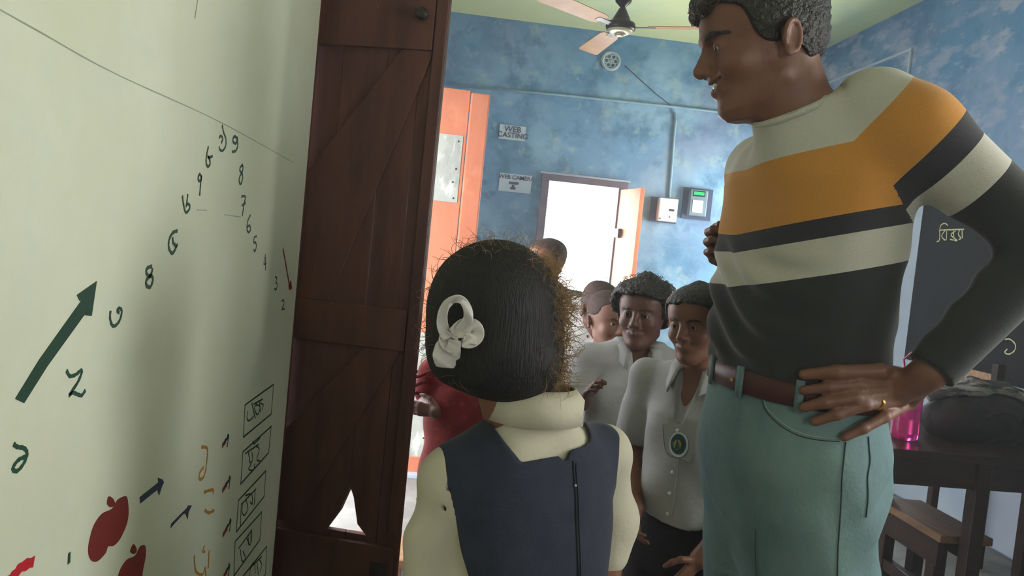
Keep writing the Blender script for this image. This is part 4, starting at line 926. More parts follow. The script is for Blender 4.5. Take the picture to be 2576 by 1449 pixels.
def oline(tree, pts, r, off, name, m, par, k=6):
    q = [cast(tree, x, y, off) for x, y in catmull(pts, k)]; q = [p for p in q if p is not None]
    return MB().tube(q, r, 6).build(name, m, par, True) if len(q) > 1 else None
oline(JB, [(1922, 1003), (1932, 1030), (1965, 1062), (2010, 1088), (2060, 1100), (2115, 1104)], .0010, .001, 'pocket_edge', M['jeanpipe'], jeans)
oline(JB, [(1918, 1010), (1929, 1036), (1962, 1069), (2008, 1095), (2060, 1107), (2112, 1111)], .0009, .0005, 'pocket_seam', M['jeanseam'], jeans)
oline(JB, [(2127, 1112), (2122, 1160), (2118, 1200), (2116, 1260), (2112, 1320), (2108, 1380), (2106, 1449)], .0011, .0008, 'side_seam', M['jeanseam'], jeans)
oline(JB, [(2184, 1098), (2186, 1130), (2188, 1160), (2182, 1200), (2183, 1250), (2178, 1300)], .0010, .0008, 'back_pocket_seam', M['jeanseam'], jeans)
oline(JB, [(1902, 1330), (1900, 1380), (1903, 1449)], .0008, .0006, 'front_seam', M['jeanseam'], jeans)
BT = []
for a_ in np.linspace(0, 2*math.pi, 72, False):
    e = 2/2.2; c_, s_ = math.cos(a_), math.sin(a_)
    BT.append(((.1334*abs(c_)**e)*(1 if c_ > 0 else -1), (.178*abs(s_)**e)*(1 if s_ > 0 else -1)))
def beltring(r0, r1, z0, z1, name, m, par, tilt=.0, rng=None):
    V = []; ii = list(range(72)) if rng is None else rng
    for i in ii:
        f, l = BT[i]; n_ = np.array([f/.1334**2, l/.178**2]); n_ /= np.linalg.norm(n_)
        for (r_, z_) in ((r0, z0), (r1, z0), (r1, z1), (r0, z1)): V.append(LW(MO, MA, (f+n_[0]*r_, l+n_[1]*r_, z_+tilt*l)))
    m_ = len(ii); Fc = []
    for i in range(m_ if rng is None else m_-1):
        j = (i+1) % m_
        for k in range(4): Fc.append((i*4+k, i*4+(k+1) % 4, j*4+(k+1) % 4, j*4+k))
    if rng is not None: Fc += [(0, 1, 2, 3), (4*m_-1, 4*m_-2, 4*m_-3, 4*m_-4)]
    return mk(name, V, Fc, m, par, True)
belt = beltring(.001, .006, .998, 1.036, 'belt', M['belt'], man, -.02)
for i in (3, 11, 25, 40, 60, 69): beltring(.006, .0095, .990, 1.042, 'belt_loop', M['jeans'], jeans, -.02, [i, i+1] if i < 71 else [i, 0])
MB().lathe([(.0008, 0), (.0035, 0), (.0035, .002), (.0008, .002)], LW(MO, MA, (.140, .045, 1.015)), 10, MA[0]*.9+MA[1]*.4).build('belt_stud', M['gold'], belt)
# ring on the ring finger
rc_ = FP['ring'][0]*.35+FP['ring'][1]*.65; rd_ = FP['ring'][1]-FP['ring'][0]; rd_ /= np.linalg.norm(rd_)
MB().lathe([(.0125, -.003), (.0132, -.0028), (.0132, .0028), (.0125, .003)], rc_, 24, rd_).build('ring', M['gold'], man, True)
for sg, fo in ((1, .0), (-1, .025)):
    F = Fld(LW(MO, MA, (-.02+fo, sg*.095, .05))-.22, LW(MO, MA, (-.02+fo, sg*.095, .05))+.22, .005)
    F.cap(LW(MO, MA, (-.12+fo, sg*.095, .045)), LW(MO, MA, (.07+fo, sg*.10, .035)), .042, .034, .02); F.cap(LW(MO, MA, (-.09+fo, sg*.095, .05)), LW(MO, MA, (-.08+fo, sg*.095, .12)), .04, .035, .03)
    F.cut(lambda X, Y, Z: -Z+0*X+0*Y); V, Q = F.mesh(1); qmesh('shoe', V, Q, M['shoe'], man)

# ------------------------------------------------------------------ children
def collar(par, c, A, r0, r1, h, m, gap=.5, drop=.03, r0l=1.05, thick=.003, name='collar'):
    """folded shirt collar: a flap round the neck, open and pointed at the front"""
    n = 40; V = []
    for i in range(n+1):
        an = gap+(2*math.pi-2*gap)*i/n; e = (abs(an-math.pi)/(math.pi-gap))**6
        d = A[0]*math.cos(an)+A[1]*math.sin(an)*r0l
        top = c+d*r0+A[2]*(h*.55-.016*e); bot = c+d*(r1+.006*e)+A[2]*(-h*.45-drop*e)+A[0]*.02*e; mid = c+d*(r0*.45+r1*.55+.006)+A[2]*(h*.22-.01*e)
        V += [top, mid, bot]
    Fc = [(3*i+k, 3*i+k+1, 3*i+k+4, 3*i+k+3) for i in range(n) for k in (0, 1)]
    o = mk(name, V, Fc, m, par, True)
    md = o.modifiers.new('thick', 'SOLIDIFY'); md.thickness = thick; md.offset = 0
    return o
def kid(label, x, y, Ht, yaw, head_yaw, head_pitch=0, head_roll=0, skin='skin_kid', shirt='shirt', arms=None, hands=True, hair='short', hs=None, hb=.0042, sleeve=1.35, trousers=True, shirt_hem=.50, shirt_bulge=1.0, smile=.2, lean=0.0, collar_on=True, group=None, hx=(0, 0, 0), wide=1.0, face=True):
    A = frame(yaw); O = np.array([x, y, 0.0]); s = hs or .80*Ht/1.15
    p = thing('person', label, 'person', (x, y, 0), group)
    q = lambda f, l, u: LW(O, A, (f*Ht+lean*max(0, u-.5)*Ht, l*Ht, u*Ht))
    B = frame(head_yaw, head_pitch, head_roll)
    ho = q(0, 0, 1.0)-np.array([0, 0, .236*s])+A[0]*hx[0]+A[1]*hx[1]+np.array([0, 0, hx[2]])-B[0]*.0*s
    nk = q(-.004, 0, .815)
    d_arm = {1: [(0, .118, .785), (-.005, .152, .62), (.03, .158, .485)], -1: [(0, -.118, .785), (-.005, -.152, .62), (.03, -.158, .485)]}
    if arms: d_arm.update(arms)
    ext = max(.24*Ht, max(max(abs(a[1]) for a in d_arm[k][:3])*Ht+.09 for k in d_arm), max(max(abs(a[0]) for a in d_arm[k][:3])*Ht+.09 for k in d_arm))
    ext = max(ext, .17)
    F = Fld([x-ext, y-ext, .02], [x+ext, y+ext, Ht+.05], hb)
    w = wide
    F.loft(O, A, [[r[0]*Ht]+[v*Ht for v in r[1:]] for r in ((.44, 0, 0, .065, .095*w), (.55, 0, 0, .062, .088*w), (.70, 0, 0, .068, .098*w), (.78, -.003, 0, .055, .098*w), (.83, -.006, 0, .034, .05))], .02*Ht, 2.2, .03, (.14*Ht, .16*Ht))
    F.cap(nk-A[2]*.04, ho+B[2]*.07*s-B[0]*.02*s, .041*Ht/1.15, .041*Ht/1.15, .02)
    F.cap(ho+B[2]*.07*s-B[0]*.02*s, ho+B[2]*.04*s+B[0]*.01*s, .041*s, .036*s, .02)
    head(F, ho, B, s, CHILD, True, smile)
    for sg in (1, -1):
        a = [q(*t) for t in d_arm[sg][:3]]
        F.chain([q(-.003, 0, .80)]+a, [.036*Ht, .034*Ht, .026*Ht, .019*Ht], .012)
        if hands:
            wd = (a[2]-a[1])/np.linalg.norm(a[2]-a[1]); out = A[1]*sg
            hd = d_arm[sg][3] if len(d_arm[sg]) > 3 else None
            dr = wd if hd is None else LW(np.zeros(3), A, hd[0]); nr = out if hd is None else LW(np.zeros(3), A, hd[1]); tr = A[0] if hd is None else LW(np.zeros(3), A, hd[2])
            hand(F, a[2], dr, nr, tr, .66*Ht/1.15, .35 if hd is None or len(hd) < 4 else hd[3])
    for sg in (1, -1): F.chain([q(0, sg*.05, .47), q(.004, sg*.052, .27), q(-.008, sg*.054, .045)], [.062*Ht, .043*Ht, .028*Ht], .01)
    V, Q = F.mesh(1); b = qmesh('body', V, Q, M[skin], p)
    if face: eyes(ho, B, s, b); brows(ho, B, s, b, .7)
    if hair == 'short' or hair == 'curly':
        c_ = hair == 'curly'
        HF = hairfield(ho, B, s, CHILD, .0034, (.023 if c_ else .008), .188, .105 if c_ else .12, .045, .06, .0052 if c_ else .0012, 190 if c_ else 260, slope=.25)
        V, Q = HF.mesh(1); ho_ = qmesh('hair', V, Q, M['hair'], p)
        if c_:
            cv = MB()
            for i in range(220):
                d = RNG.normal(size=3); d /= np.linalg.norm(d); 
                if d[2] < -.1 or (d @ B[0] > .5 and d[2] < .62): continue
                c0 = ho+B[2]*.148*s+np.array([d[0]*.108, d[1]*.108, d[2]*.102])*s*1.02; r_ = RNG.uniform(.005, .010)
                ax1 = np.cross(d, RNG.normal(size=3)); ax1 /= np.linalg.norm(ax1); ax2 = d
                cv.tube([c0+r_*(ax1*math.cos(t)+ax2*math.sin(t)) for t in np.linspace(0, 4.4, 8)], .0008, 4)
            setp(cv.build('curls', M['hairstrand'], ho_, True), kind='stuff')
    elif hair == 'shaved':
        HF = hairfield(ho, B, s, CHILD, .0036, .0022, .20, .13, .045, .07, 0, 1, slope=.25)
        V, Q = HF.mesh(1); qmesh('hair', V, Q, M['stubble'], p)
    # shirt
    if shirt:
        F = Fld([x-ext, y-ext, .40*Ht], [x+ext, y+ext, .90*Ht], .0042)
        bl = shirt_bulge
        F.loft(O, A, [[r[0]*Ht]+[v*Ht for v in r[1:]] for r in ((shirt_hem-.03, 0, 0, .088*bl, .122*bl*w), (.56, 0, 0, .082*bl, .115*bl*w), (.66, 0, 0, .080*bl, .114*bl*w), (.74, 0, 0, .078, .115*w), (.79, -.004, 0, .064, .110*w), (.825, -.008, 0, .046, .075), (.84, -.008, 0, .040, .05))], 0, 2.3, .03, (.14*Ht, .17*Ht))
        for sg in (1, -1):
            a = [q(*t) for t in d_arm[sg][:3]]
            F.cap(q(-.004, sg*.045, .806), a[0], .036*Ht, .042*Ht, .03); 
            e = a[1]*min(1, sleeve)+a[0]*(1-min(1, sleeve)); F.cap(a[0], e, .044*Ht, (.042 if sleeve < 1 else .036)*Ht, .02)
            if sleeve > 1: e2 = a[1]*(1-(sleeve-1))+a[2]*(sleeve-1); F.cap(a[1], e2, .036*Ht, .030*Ht, .01)
        ph = x*37+y*11
        F.disp(lambda X, Y, Z: .0022*np.sin(42*Z+30*(X-x)+ph+2*np.sin(25*(Y-y)))+.0018*np.sin(55*(X-x)-38*Z+ph))
        F.cut(lambda X, Y, Z: shirt_hem*Ht-Z+.008*np.sin(30*(X-x))+0*Y)
        vc_ = q(.10, 0, .80); 
        F.cut(lambda X, Y, Z: .024-np.sqrt(((X-vc_[0])/1.0)**2+((Y-vc_[1])/1.0)**2+((Z-vc_[2])/1.4)**2) if collar_on else -1+0*(X+Y+Z))
        if collar_on: F.cap(q(.056, 0, .835), q(.078, 0, .738), .034*Ht, .011*Ht, .004, True)
        V, Q = F.mesh(1); sh_ = qmesh('shirt', V, Q, M[shirt], p)
        if collar_on:
            tr = bvh(sh_); pk_ = []
            for u in np.linspace(.728, shirt_hem+.015, 14):
                h_ = tr.ray_cast(Vector(q(.35, .004, u)), Vector(-A[0]))
                if h_[0] is not None: pk_.append(np.array(h_[0])+A[0]*.0006)
            if len(pk_) > 3:
                MB().tube([a_+A[1]*.012 for a_ in pk_], .0011, 5).build('placket_seam', M[shirt], sh_, True)
                for a_ in pk_[1::3]: MB().lathe([(.0006, 0), (.0045, 0), (.004, .002), (.0006, .0022)], a_, 10, A[0]).build('button', M['wplastic'], sh_, True)
        if collar_on: collar(sh_, q(-.006, 0, .826), A, .044*Ht, .066*Ht, .045, M[shirt], .42, .03)
    else: sh_ = None
    if trousers:
        F = Fld([x-.2*Ht, y-.2*Ht, .02], [x+.2*Ht, y+.2*Ht, .58*Ht], .006)
        F.loft(O, A, [[r[0]*Ht]+[v*Ht for v in r[1:]] for r in ((.42, 0, 0, .078, .112*w), (.50, 0, 0, .080, .112*w), (.56, 0, 0, .074, .104*w))], 0, 2.2, .03, (.14*Ht, .16*Ht))
        for sg in (1, -1): F.chain([q(0, sg*.054, .46), q(.004, sg*.056, .27), q(-.006, sg*.058, .06)], [.074*Ht, .060*Ht, .050*Ht], .012)
        V, Q = F.mesh(1); qmesh('trousers', V, Q, M['trouser'] if trousers is True else M[trousers], p)
    return dict(p=p, A=A, O=O, q=q, ho=ho, B=B, s=s, shirt=sh_, body=b)
M['stubble'] = mat('cropped_hair', (74, 56, 50), (62, 48, 44), 120, 0.8, .3, 300)

def at(px, py, Y): p_ = P(px, py, Y); return p_[0], p_[1], p_[2]
# boy with curls in the middle
bx_, by_, bz_ = at(1630, 690, 2.13)
b1 = kid('curly-haired boy in open-collared white shirt, between the girl and the boy with a badge', bx_, by_, bz_-.012, 258, 240, 4, 0, skin='skin_dark', hair='curly', arms={-1: [(0, -.118, .785), (.02, -.165, .66), (.115, -.125, .70), ((.5, .25, .75), (-.3, -.9, .2), (-.2, .2, .9), .5)]}, sleeve=.62, shirt_hem=.54, hb=.003)
# boy with pocket badge
cx_, cy_, cz_ = at(1792, 716, 1.74)
b2 = kid('boy in untucked grey-white shirt with round pocket badge, close beside the man', cx_, cy_, cz_, 222, 226, 8, 4, hs=.73, wide=.88, hx=(.03, 0, 0), hair='short', arms={-1: [(0, -.118, .785), (.0, -.15, .63), (.10, -.06, .545)], 1: [(0, .118, .785), (.0, .150, .62), (.09, .085, .49)]}, sleeve=.7, shirt_hem=.535, hb=.003, shirt_bulge=1.0)
# pocket and badge on his chest
T2 = bvh(b2['shirt'])
def decal_poly(tree, pts, off, thick, name, m, par):
    c = [cast(tree, x, y, off) for x, y in pts]
    c = [p_ for p_ in c if p_ is not None]
    if len(c) < 3: return None
    ce = sum(c)/len(c); d = CAM-ce; d /= np.linalg.norm(d); V = [ce+d*thick]+[p_+d*thick for p_ in c]+c; n = len(c)
    Fc = [(0, 1+i, 1+(i+1) % n) for i in range(n)]+[(1+i, 1+n+i, 1+n+(i+1) % n, 1+(i+1) % n) for i in range(n)]
    return mk(name, V, Fc, m, par, False)
pk = decal_poly(T2, [(1668, 1066), (1700, 1062), (1752, 1070), (1748, 1140), (1738, 1164), (1706, 1152), (1676, 1136)], .001, .0016, 'pocket', M['shirt'], b2['shirt'])
ell_ = lambda cx, cy, rx, ry, n=22: [(cx+rx*math.cos(t), cy+ry*math.sin(t)) for t in np.linspace(0, 2*math.pi, n, False)]
oline(T2, [(1668, 1066), (1676, 1136), (1706, 1152), (1738, 1164), (1748, 1140)], .0011, .0012, 'pocket_seam', M['gplastic'], b2['shirt'])
bd = decal_poly(T2, ell_(1709, 1118, 24, 32), .003, .0016, 'badge', M['wplastic'], b2['shirt'])
if bd:
    decal_poly(T2, ell_(1709, 1117, 19, 26), .0048, .0012, 'badge_field', M['emblem_b'], bd)
    decal_poly(T2, ell_(1708, 1118, 10, 13), .0062, .0012, 'badge_emblem', M['emblem_y'], bd)
    decal_poly(T2, [(1702, 1128), (1714, 1128), (1708, 1102)], .0074, .001, 'badge_torch', M['emblem_b'], bd)
# boy with close-cropped head half hidden by the curly boy
k3x, k3y, k3z = at(1536, 732, 2.55)
b3 = kid('close-cropped child looking aside, half hidden behind the curly-haired boy', k3x, k3y, 1.03, 270, 288, 6, 0, skin='skin_kid', hair='shaved', shirt='shirt', sleeve=.6, hands=False, hb=.005, trousers=True, wide=.9, hx=(0, 0, k3z-1.03), hs=.80)
# child in white tee
k4x, k4y, k4z = at(1508, 702, 2.95)
b4 = kid('small child in white tee shirt with red print, behind the close-cropped child', k4x-.02, k4y, 1.224, 262, 300, 30, 0, hx=(.03, 0, k4z-1.224), skin='skin_dark', hair='shaved', shirt='tee', sleeve=.6, hands=False, hb=.005, collar_on=False, wide=1.1)
T4 = bvh(b4['shirt'])
for pts in ([(1478, 800), (1480, 812), (1490, 820), (1505, 821), (1520, 818)],):
    oline(T4, pts, .004, .002, 'neck_trim', M['tee_red'], b4['shirt'])
for (x_, y_, w_) in ((1487, 826, 3), (1500, 842, 5), (1509, 832, 5), (1478, 846, 3), (1494, 846, 4), (1505, 850, 4)):
    decal_poly(T4, ell_(x_, y_, w_*.8, w_*1.3, 8), .001, .001, 'printed_mark', M['tee_red'], b4['shirt'])
# child against the window
k1x, k1y, k1z = at(1384, 600, 3.35)
b5 = kid('shaven-headed child in a dark jacket standing against the bright window', k1x, k1y, k1z, 240, 222, 6, 0, skin='skin_kid', hair='shaved', shirt='jacket', sleeve=1.4, hands=False, hb=.005)
# child in red reaching for the brown door
rx_, ry_, rz_ = at(1215, 700, 2.33)
hpx = P(1046, 1036, 2.16)
RA = frame(262); RO = np.array([rx_, ry_, 0]); RH = 1.02
wl_ = [((hpx+np.array([.055, .05, -.008])-RO) @ RA[i])/RH for i in range(3)]
b6 = kid('child in dark red frilled dress behind the girl, hand on the brown door edge', rx_, ry_, RH, 262, 285, 6, 0, skin='skin_dark', hair='short', shirt='red', sleeve=.75, arms={-1: [(0, -.115, .785), (-.02, -.14, .70), tuple(wl_), ((.0, -1.0, .1), (.9, 0, .2), (0, 0, 1.0), .5)], 1: [(0, .115, .785), (-.06, .125, .63), (-.09, .11, .5)]}, collar_on=False, trousers='red', shirt_hem=.30, shirt_bulge=1.15)
# frill on her shoulder and sleeve
fr = MB()
for k in range(3):
    c0 = b6['q'](0, -.135-.02*k, .785-.035*k)
    fr.tube([c0+RA[0]*.05*math.cos(t)+np.array([0, 0, 1.0])*(.012*math.sin(3*t)-.02*math.cos(t)*0)+RA[1]*(-.006+.055*math.sin(t)) for t in np.linspace(0, 2*math.pi, 26, False)], .0055, 6, True)
fr.build('frill', M['red'], b6['shirt'], True)

# ------------------------------------------------------------------ the girl in front, seen from behind
GX, GY = .148, 1.06; GA = frame(112); GO = np.array([GX, GY, 0.0])
GB = frame(84, 3, 0)
girl = thing('person', 'girl in navy pinafore seen from behind with a white ribbon in her black hair', 'person', (GX, GY, 0))
gq = lambda f, l, u: LW(GO, GA, (f, l, u))
gs = .80; gh = np.array([P(1255, 800, 1.06)[0], 1.06, 1.192-.236*gs])
SL = P(1135, 1205, 1.02); EL_ = P(1088, 1345, 1.01); WL = P(1088, 1560, 1.01)
SR_ = P(1512, 1140, 1.12); ER_ = P(1532, 1300, 1.15); WR_ = P(1522, 1480, 1.12)
GT = [(.44, 0, -.026, .105, .140), (.60, 0, -.018, .090, .128), (.70, 0, -.012, .090, .126), (.80, -.002, -.006, .09, .126), (.88, -.006, 0, .076, .122), (.925, -.010, 0, .060, .095), (.96, -.012, 0, .048, .062), (.995, -.012, 0, .044, .048)]
F = Fld([GX-.27, GY-.25, .02], [GX+.27, GY+.25, 1.24], .0038)
F.loft(GO, GA, [[r[0], r[1], r[2], r[3]*.86, r[4]*.86] for r in GT], .02, 2.2, .03, (.2, .2))
F.cap(gq(-.008, 0, .90), gh+GB[2]*.08*gs-GB[0]*.02, .042, .042, .02)
head(F, gh, GB, gs, CHILD, True, .2)
F.chain([gq(-.01, .03, .90), SL, EL_, WL], [.036, .032, .024, .019], .012); F.chain([gq(-.01, -.03, .90), SR_, ER_, WR_], [.04, .038, .030, .022], .012)
for (e_, w_, sd_) in ((EL_, WL, 1), (ER_, WR_, -1)): hand(F, w_, (w_-e_), GA[1]*sd_, GA[0], .7, .35)
for sg in (1, -1): F.chain([gq(0, sg*.058, .52), gq(.004, sg*.06, .31), gq(-.01, sg*.06, .05)], [.068, .05, .033], .01)
V, Q = F.mesh(1); gbody = qmesh('body', V, Q, M['skin_kid'], girl)
eyes(gh, GB, gs, gbody)
# shirt
F = Fld([GX-.27, GY-.25, .45], [GX+.27, GY+.25, 1.06], .0033)
F.loft(GO, GA, GT, 0, 2.3, .03, (.2, .2))
F.cap(gq(-.012, .045, .900), SL, .042, .042, .03); F.cap(gq(-.012, -.045, .905), SR_, .042, .042, .03)
F.chain([SL, EL_, WL*.9+EL_*.1], [.041, .034, .035], .012); F.chain([SR_, ER_, WR_*.55+ER_*.45], [.040, .040, .034], .015)
def gf(X, Y, Z):
    return .0028*np.sin(46*Z+24*(X-GX)+2*np.sin(30*(Y-GY)))*np.clip((.93-Z)/.05, 0, 1)+.0016*np.sin(70*(X-GX)+20*Z)
F.disp(gf)
fold_c = P(1115, 1262, .93)
F.cap(P(1152, 1284, .992), P(1112, 1276, .974), .0075, .003, .004, True)     # pinched fold in the near sleeve
F.cap(P(1150, 1240, .985), P(1120, 1224, .972), .005, .002, .006, True)
V, Q = F.mesh(1); gshirt = qmesh('shirt', V, Q, M['shirt_cream'], girl)
# pinafore: torso a little outside the shirt, cut by the back neckline and the armholes
F = Fld([GX-.23, GY-.23, .40], [GX+.23, GY+.23, 1.0], .0033)
GP = [(r[0], r[1], r[2], r[3]+.010, r[4]+.009) for r in GT]
F.loft(GO, GA, GP, 0, 2.3, .04, (.22, .22))
F.cap(gq(-.012, .05, .903), SL*.8+gq(-.012, .05, .903)*.2, .049, .048, .03); F.cap(gq(-.012, -.05, .908), SR_*.85+gq(-.012, -.05, .908)*.15, .049, .048, .03)
F.disp(lambda X, Y, Z: .0022*np.sin(34*Z+50*(X-GX)+2*np.sin(20*(Y-GY)))*np.clip((.85-Z)/.1, 0, 1))
vd = np.array([GX, GY, .9])-CAM; vd /= np.linalg.norm(vd)
def polycut(F, pts, Y, ax):
    """remove the straight prism through a polygon (given on the back of the dress) along direction ax"""
    w = np.array([P(x, y, Y) for x, y in pts]); u = np.cross(ax, [0, 0, 1.0]); u /= np.linalg.norm(u); v = np.cross(u, ax)
    p2 = np.stack([w @ u, w @ v], 1); n = len(p2)
    sl, X, Yy, Z = F.whole(); a = X*u[0]+Yy*u[1]+Z*u[2]; b = X*v[0]+Yy*v[1]+Z*v[2]
    a, b = np.broadcast_arrays(a, b); d2 = np.full(a.shape, 1e9, np.float32); ins = np.zeros(a.shape, bool)
    for i in range(n):
        x0, y0 = p2[i]; x1, y1 = p2[(i+1) % n]; ex, ey = x1-x0, y1-y0
        t = np.clip(((a-x0)*ex+(b-y0)*ey)/(ex*ex+ey*ey+1e-12), 0, 1); d2 = np.minimum(d2, (a-x0-t*ex)**2+(b-y0-t*ey)**2)
        c = ((y0 <= b) != (y1 <= b)) & (a < x0+(b-y0)*ex/(ey if abs(ey) > 1e-9 else 1e-9)); ins ^= c
    sd_ = np.sqrt(d2)*np.where(ins, -1, 1)
    F.v = np.maximum(F.v, -sd_).astype(np.float32)
polycut(F, [(1196, 1040), (1232, 1062), (1265, 1105), (1312, 1163), (1408, 1146), (1420, 1160), (1430, 1148), (1436, 1132), (1478, 1118), (1494, 1104), (1492, 1060), (1478, 1012), (1456, 985), (1440, 900), (1196, 900)], .975, vd)
polycut(F, [(1086, 1128), (1108, 1175), (1134, 1240), (1148, 1310), (1160, 1380), (1182, 1449), (1200, 1700), (900, 1700), (900, 1100), (1060, 1100)], .98, vd)
polycut(F, [(1576, 1050), (1566, 1120), (1557, 1190), (1548, 1290), (1538, 1360), (1524, 1449), (1510, 1700), (1800, 1700), (1800, 1050), (1600, 1050)], 1.05, vd)
V, Q = F.mesh(1); pin = qmesh('pinafore', V, Q, M['navy'], girl)
PB = bvh(pin)
oline(PB, [(1442, 1160), (1443, 1190), (1447, 1240), (1450, 1330), (1453, 1400), (1455, 1449)], .0013, .0002, 'zip', M['trouser'], pin)
oline(PB, [(1449, 1165), (1450, 1190), (1454, 1240), (1457, 1330), (1460, 1400), (1462, 1449)], .0010, .0005, 'zip_flap', M['navy'], pin)
zp = cast(PB, 1446, 1221, .002)
if zp is not None: MB().lathe([(.0006, 0), (.0018, .0003), (.0018, .0015), (.0006, .0018)], zp, 10, CAM-zp).build('zip_pull', M['tin'], pin)
# collar, neck band
gcol = collar(gshirt, gq(-.014, 0, .990), GA, .048, .060, .046, M['shirt_cream'], .4, .03, 1.10, .004)
# hair
hq2 = lambda f, l, u: LW(gh, GB, (f*gs, l*gs, u*gs))
HC = P(1252, 800, 1.055)
F = Fld(HC-.17, HC+.17, .0032)
F.ell(HC+np.array([.0, .005, .004]), (.090, .094, .098), None, 0)
F.ell(HC+np.array([-.012, -.008, .012]), (.082, .085, .086), None, .03)
F.ell(P(1235, 905, 1.03), (.066, .062, .048), None, .04)
F.ell(P(1310, 915, 1.03), (.050, .052, .045), None, .04)
F.ell(P(1130, 880, 1.03), (.022, .03, .035), None, .03)
def facecut(X, Y, Z):
    f = (X-gh[0])*GB[0][0]+(Y-gh[1])*GB[0][1]+(Z-gh[2])*GB[0][2]; u = (X-gh[0])*GB[2][0]+(Y-gh[1])*GB[2][1]+(Z-gh[2])*GB[2][2]
    return np.minimum(f-.045, .155-u)
F.cut(facecut, .006)
F.disp(lambda X, Y, Z: .0010*nz3(X, Y, Z, 40)+.0022*np.clip((X-HC[0]-.03)/.05, 0, 1)*nz3(X, Y, Z, 150, 1.0))
V, Q = F.mesh(1); ghair = qmesh('hair', V, Q, M['hair_smooth'], girl)
# stray curls round the outline, thickest on the window side
HV = V; cv = MB(); cnt = 0
rel = (HV-HC); 
sel = np.where((rel[:, 2] > -.085))[0]
while cnt < 1350:
    v = HV[sel[RNG.integers(len(sel))]]; d = v-HC; d /= np.linalg.norm(d)
    img = d @ CR; upi = d @ CU; dep = abs(d @ FW)
    pr_ = .05+.95*max(0, img-.45)*(1.4 if upi < .7 else .7)+.5*max(0, upi-.75)+.22*max(0, -img-.75)
    if dep > .62 or RNG.random() > pr_: continue
    ln = RNG.uniform(.010, .034)*(1.3 if img > .4 else .9); tang = np.cross(d, FW); tang /= np.linalg.norm(tang)+1e-9
    if RNG.random() < .5: tang = -tang
    dn_ = np.array([0, 0, -1.0]) if img > .2 else RNG.normal(size=3)*.5
    pts = []; p_ = v-d*.004; dr_ = d*.8+tang*RNG.uniform(.2, 1.2)+dn_*.3+RNG.normal(size=3)*.35; dr_ /= np.linalg.norm(dr_); rot = RNG.uniform(-1, 1)*.55; axr = RNG.normal(size=3)*.4+FW; axr /= np.linalg.norm(axr)
    for k in range(8):
        pts.append(p_.copy()); p_ = p_+dr_*ln/6; dr_ = dr_*math.cos(rot)+np.cross(axr, dr_)*math.sin(rot)+axr*(axr @ dr_)*(1-math.cos(rot))
    cv.tube(pts, [.00042*(1-.06*k) for k in range(8)], 3); cnt += 1
setp(cv.build('stray_hair', M['strand'], ghair, True), kind='stuff')
# ribbon bow: loop, knot lobes and tails of folded satin
HBV = bvh(ghair)
bow = thing('hair_ribbon_tmp', '', '', (0, 0, 0)); bpy.data.objects.remove(bow)
def strap(pts, ws, name, par, off=.006, m=None, lift=None):
    q = []
    pc = catmull(pts, 5); wc = np.interp(np.linspace(0, 1, len(pc)), np.linspace(0, 1, len(ws)), ws); lf = np.interp(np.linspace(0, 1, len(pc)), np.linspace(0, 1, len(lift or [0, 0])), lift or [0, 0])
    for (x, y), l_ in zip(pc, lf):
        h_ = cast(HBV, x, y, off)
        if h_ is None: h_ = P(x, y, q[-1][1]-l_ if q else .98)
        q.append(h_-FW*l_)
    q = np.array(q); tg = np.gradient(q, axis=0); V = []
    for i in range(len(q)):
        t_ = tg[i]/(np.linalg.norm(tg[i])+1e-9); n_ = CAM-q[i]; n_ /= np.linalg.norm(n_); s_ = np.cross(t_, n_); s_ /= np.linalg.norm(s_)+1e-9
        wv = wc[i]/2
        for k in range(5):
            a_ = (k-2)/2; V.append(q[i]+s_*wv*a_+n_*(.004*math.cos(a_*2.4+i*.5)+.002*math.sin(i*.9+k)))
    Fc = [(5*i+k, 5*i+k+1, 5*i+k+6, 5*i+k+5) for i in range(len(q)-1) for k in range(4)]
    o = mk(name, V, Fc, m or M['ribbon'], par, True); md = o.modifiers.new('thick', 'SOLIDIFY'); md.thickness = .0022; md.offset = 0
    sb = o.modifiers.new('sub', 'SUBSURF'); sb.levels = 1; sb.render_levels = 1
    return o
rb = strap([(1140, 850), (1128, 815), (1132, 778), (1150, 757), (1172, 757), (1185, 780), (1184, 805), (1168, 830)], [.016, .015, .012, .010, .010, .011, .013, .016], 'ribbon', ghair, .010, None, [.002, .010, .014, .010, .002])
strap([(1150, 835), (1162, 830), (1180, 822), (1196, 826), (1200, 842), (1190, 856), (1172, 860)], [.012, .020, .026, .026, .024, .018, .010], 'ribbon_knot', rb, .012)
strap([(1145, 835), (1140, 850), (1150, 862), (1165, 858)], [.018, .026, .026, .014], 'ribbon_knot', rb, .010)
strap([(1146, 852), (1138, 872), (1132, 895), (1130, 918)], [.024, .034, .036, .022], 'ribbon_tail', rb, .009)
strap([(1176, 850), (1190, 852), (1198, 858), (1203, 863)], [.014, .010, .006, .002], 'ribbon_tail', rb, .012)
strap([(1160, 852), (1158, 868), (1150, 884)], [.016, .018, .016], 'ribbon_tail', rb, .015)

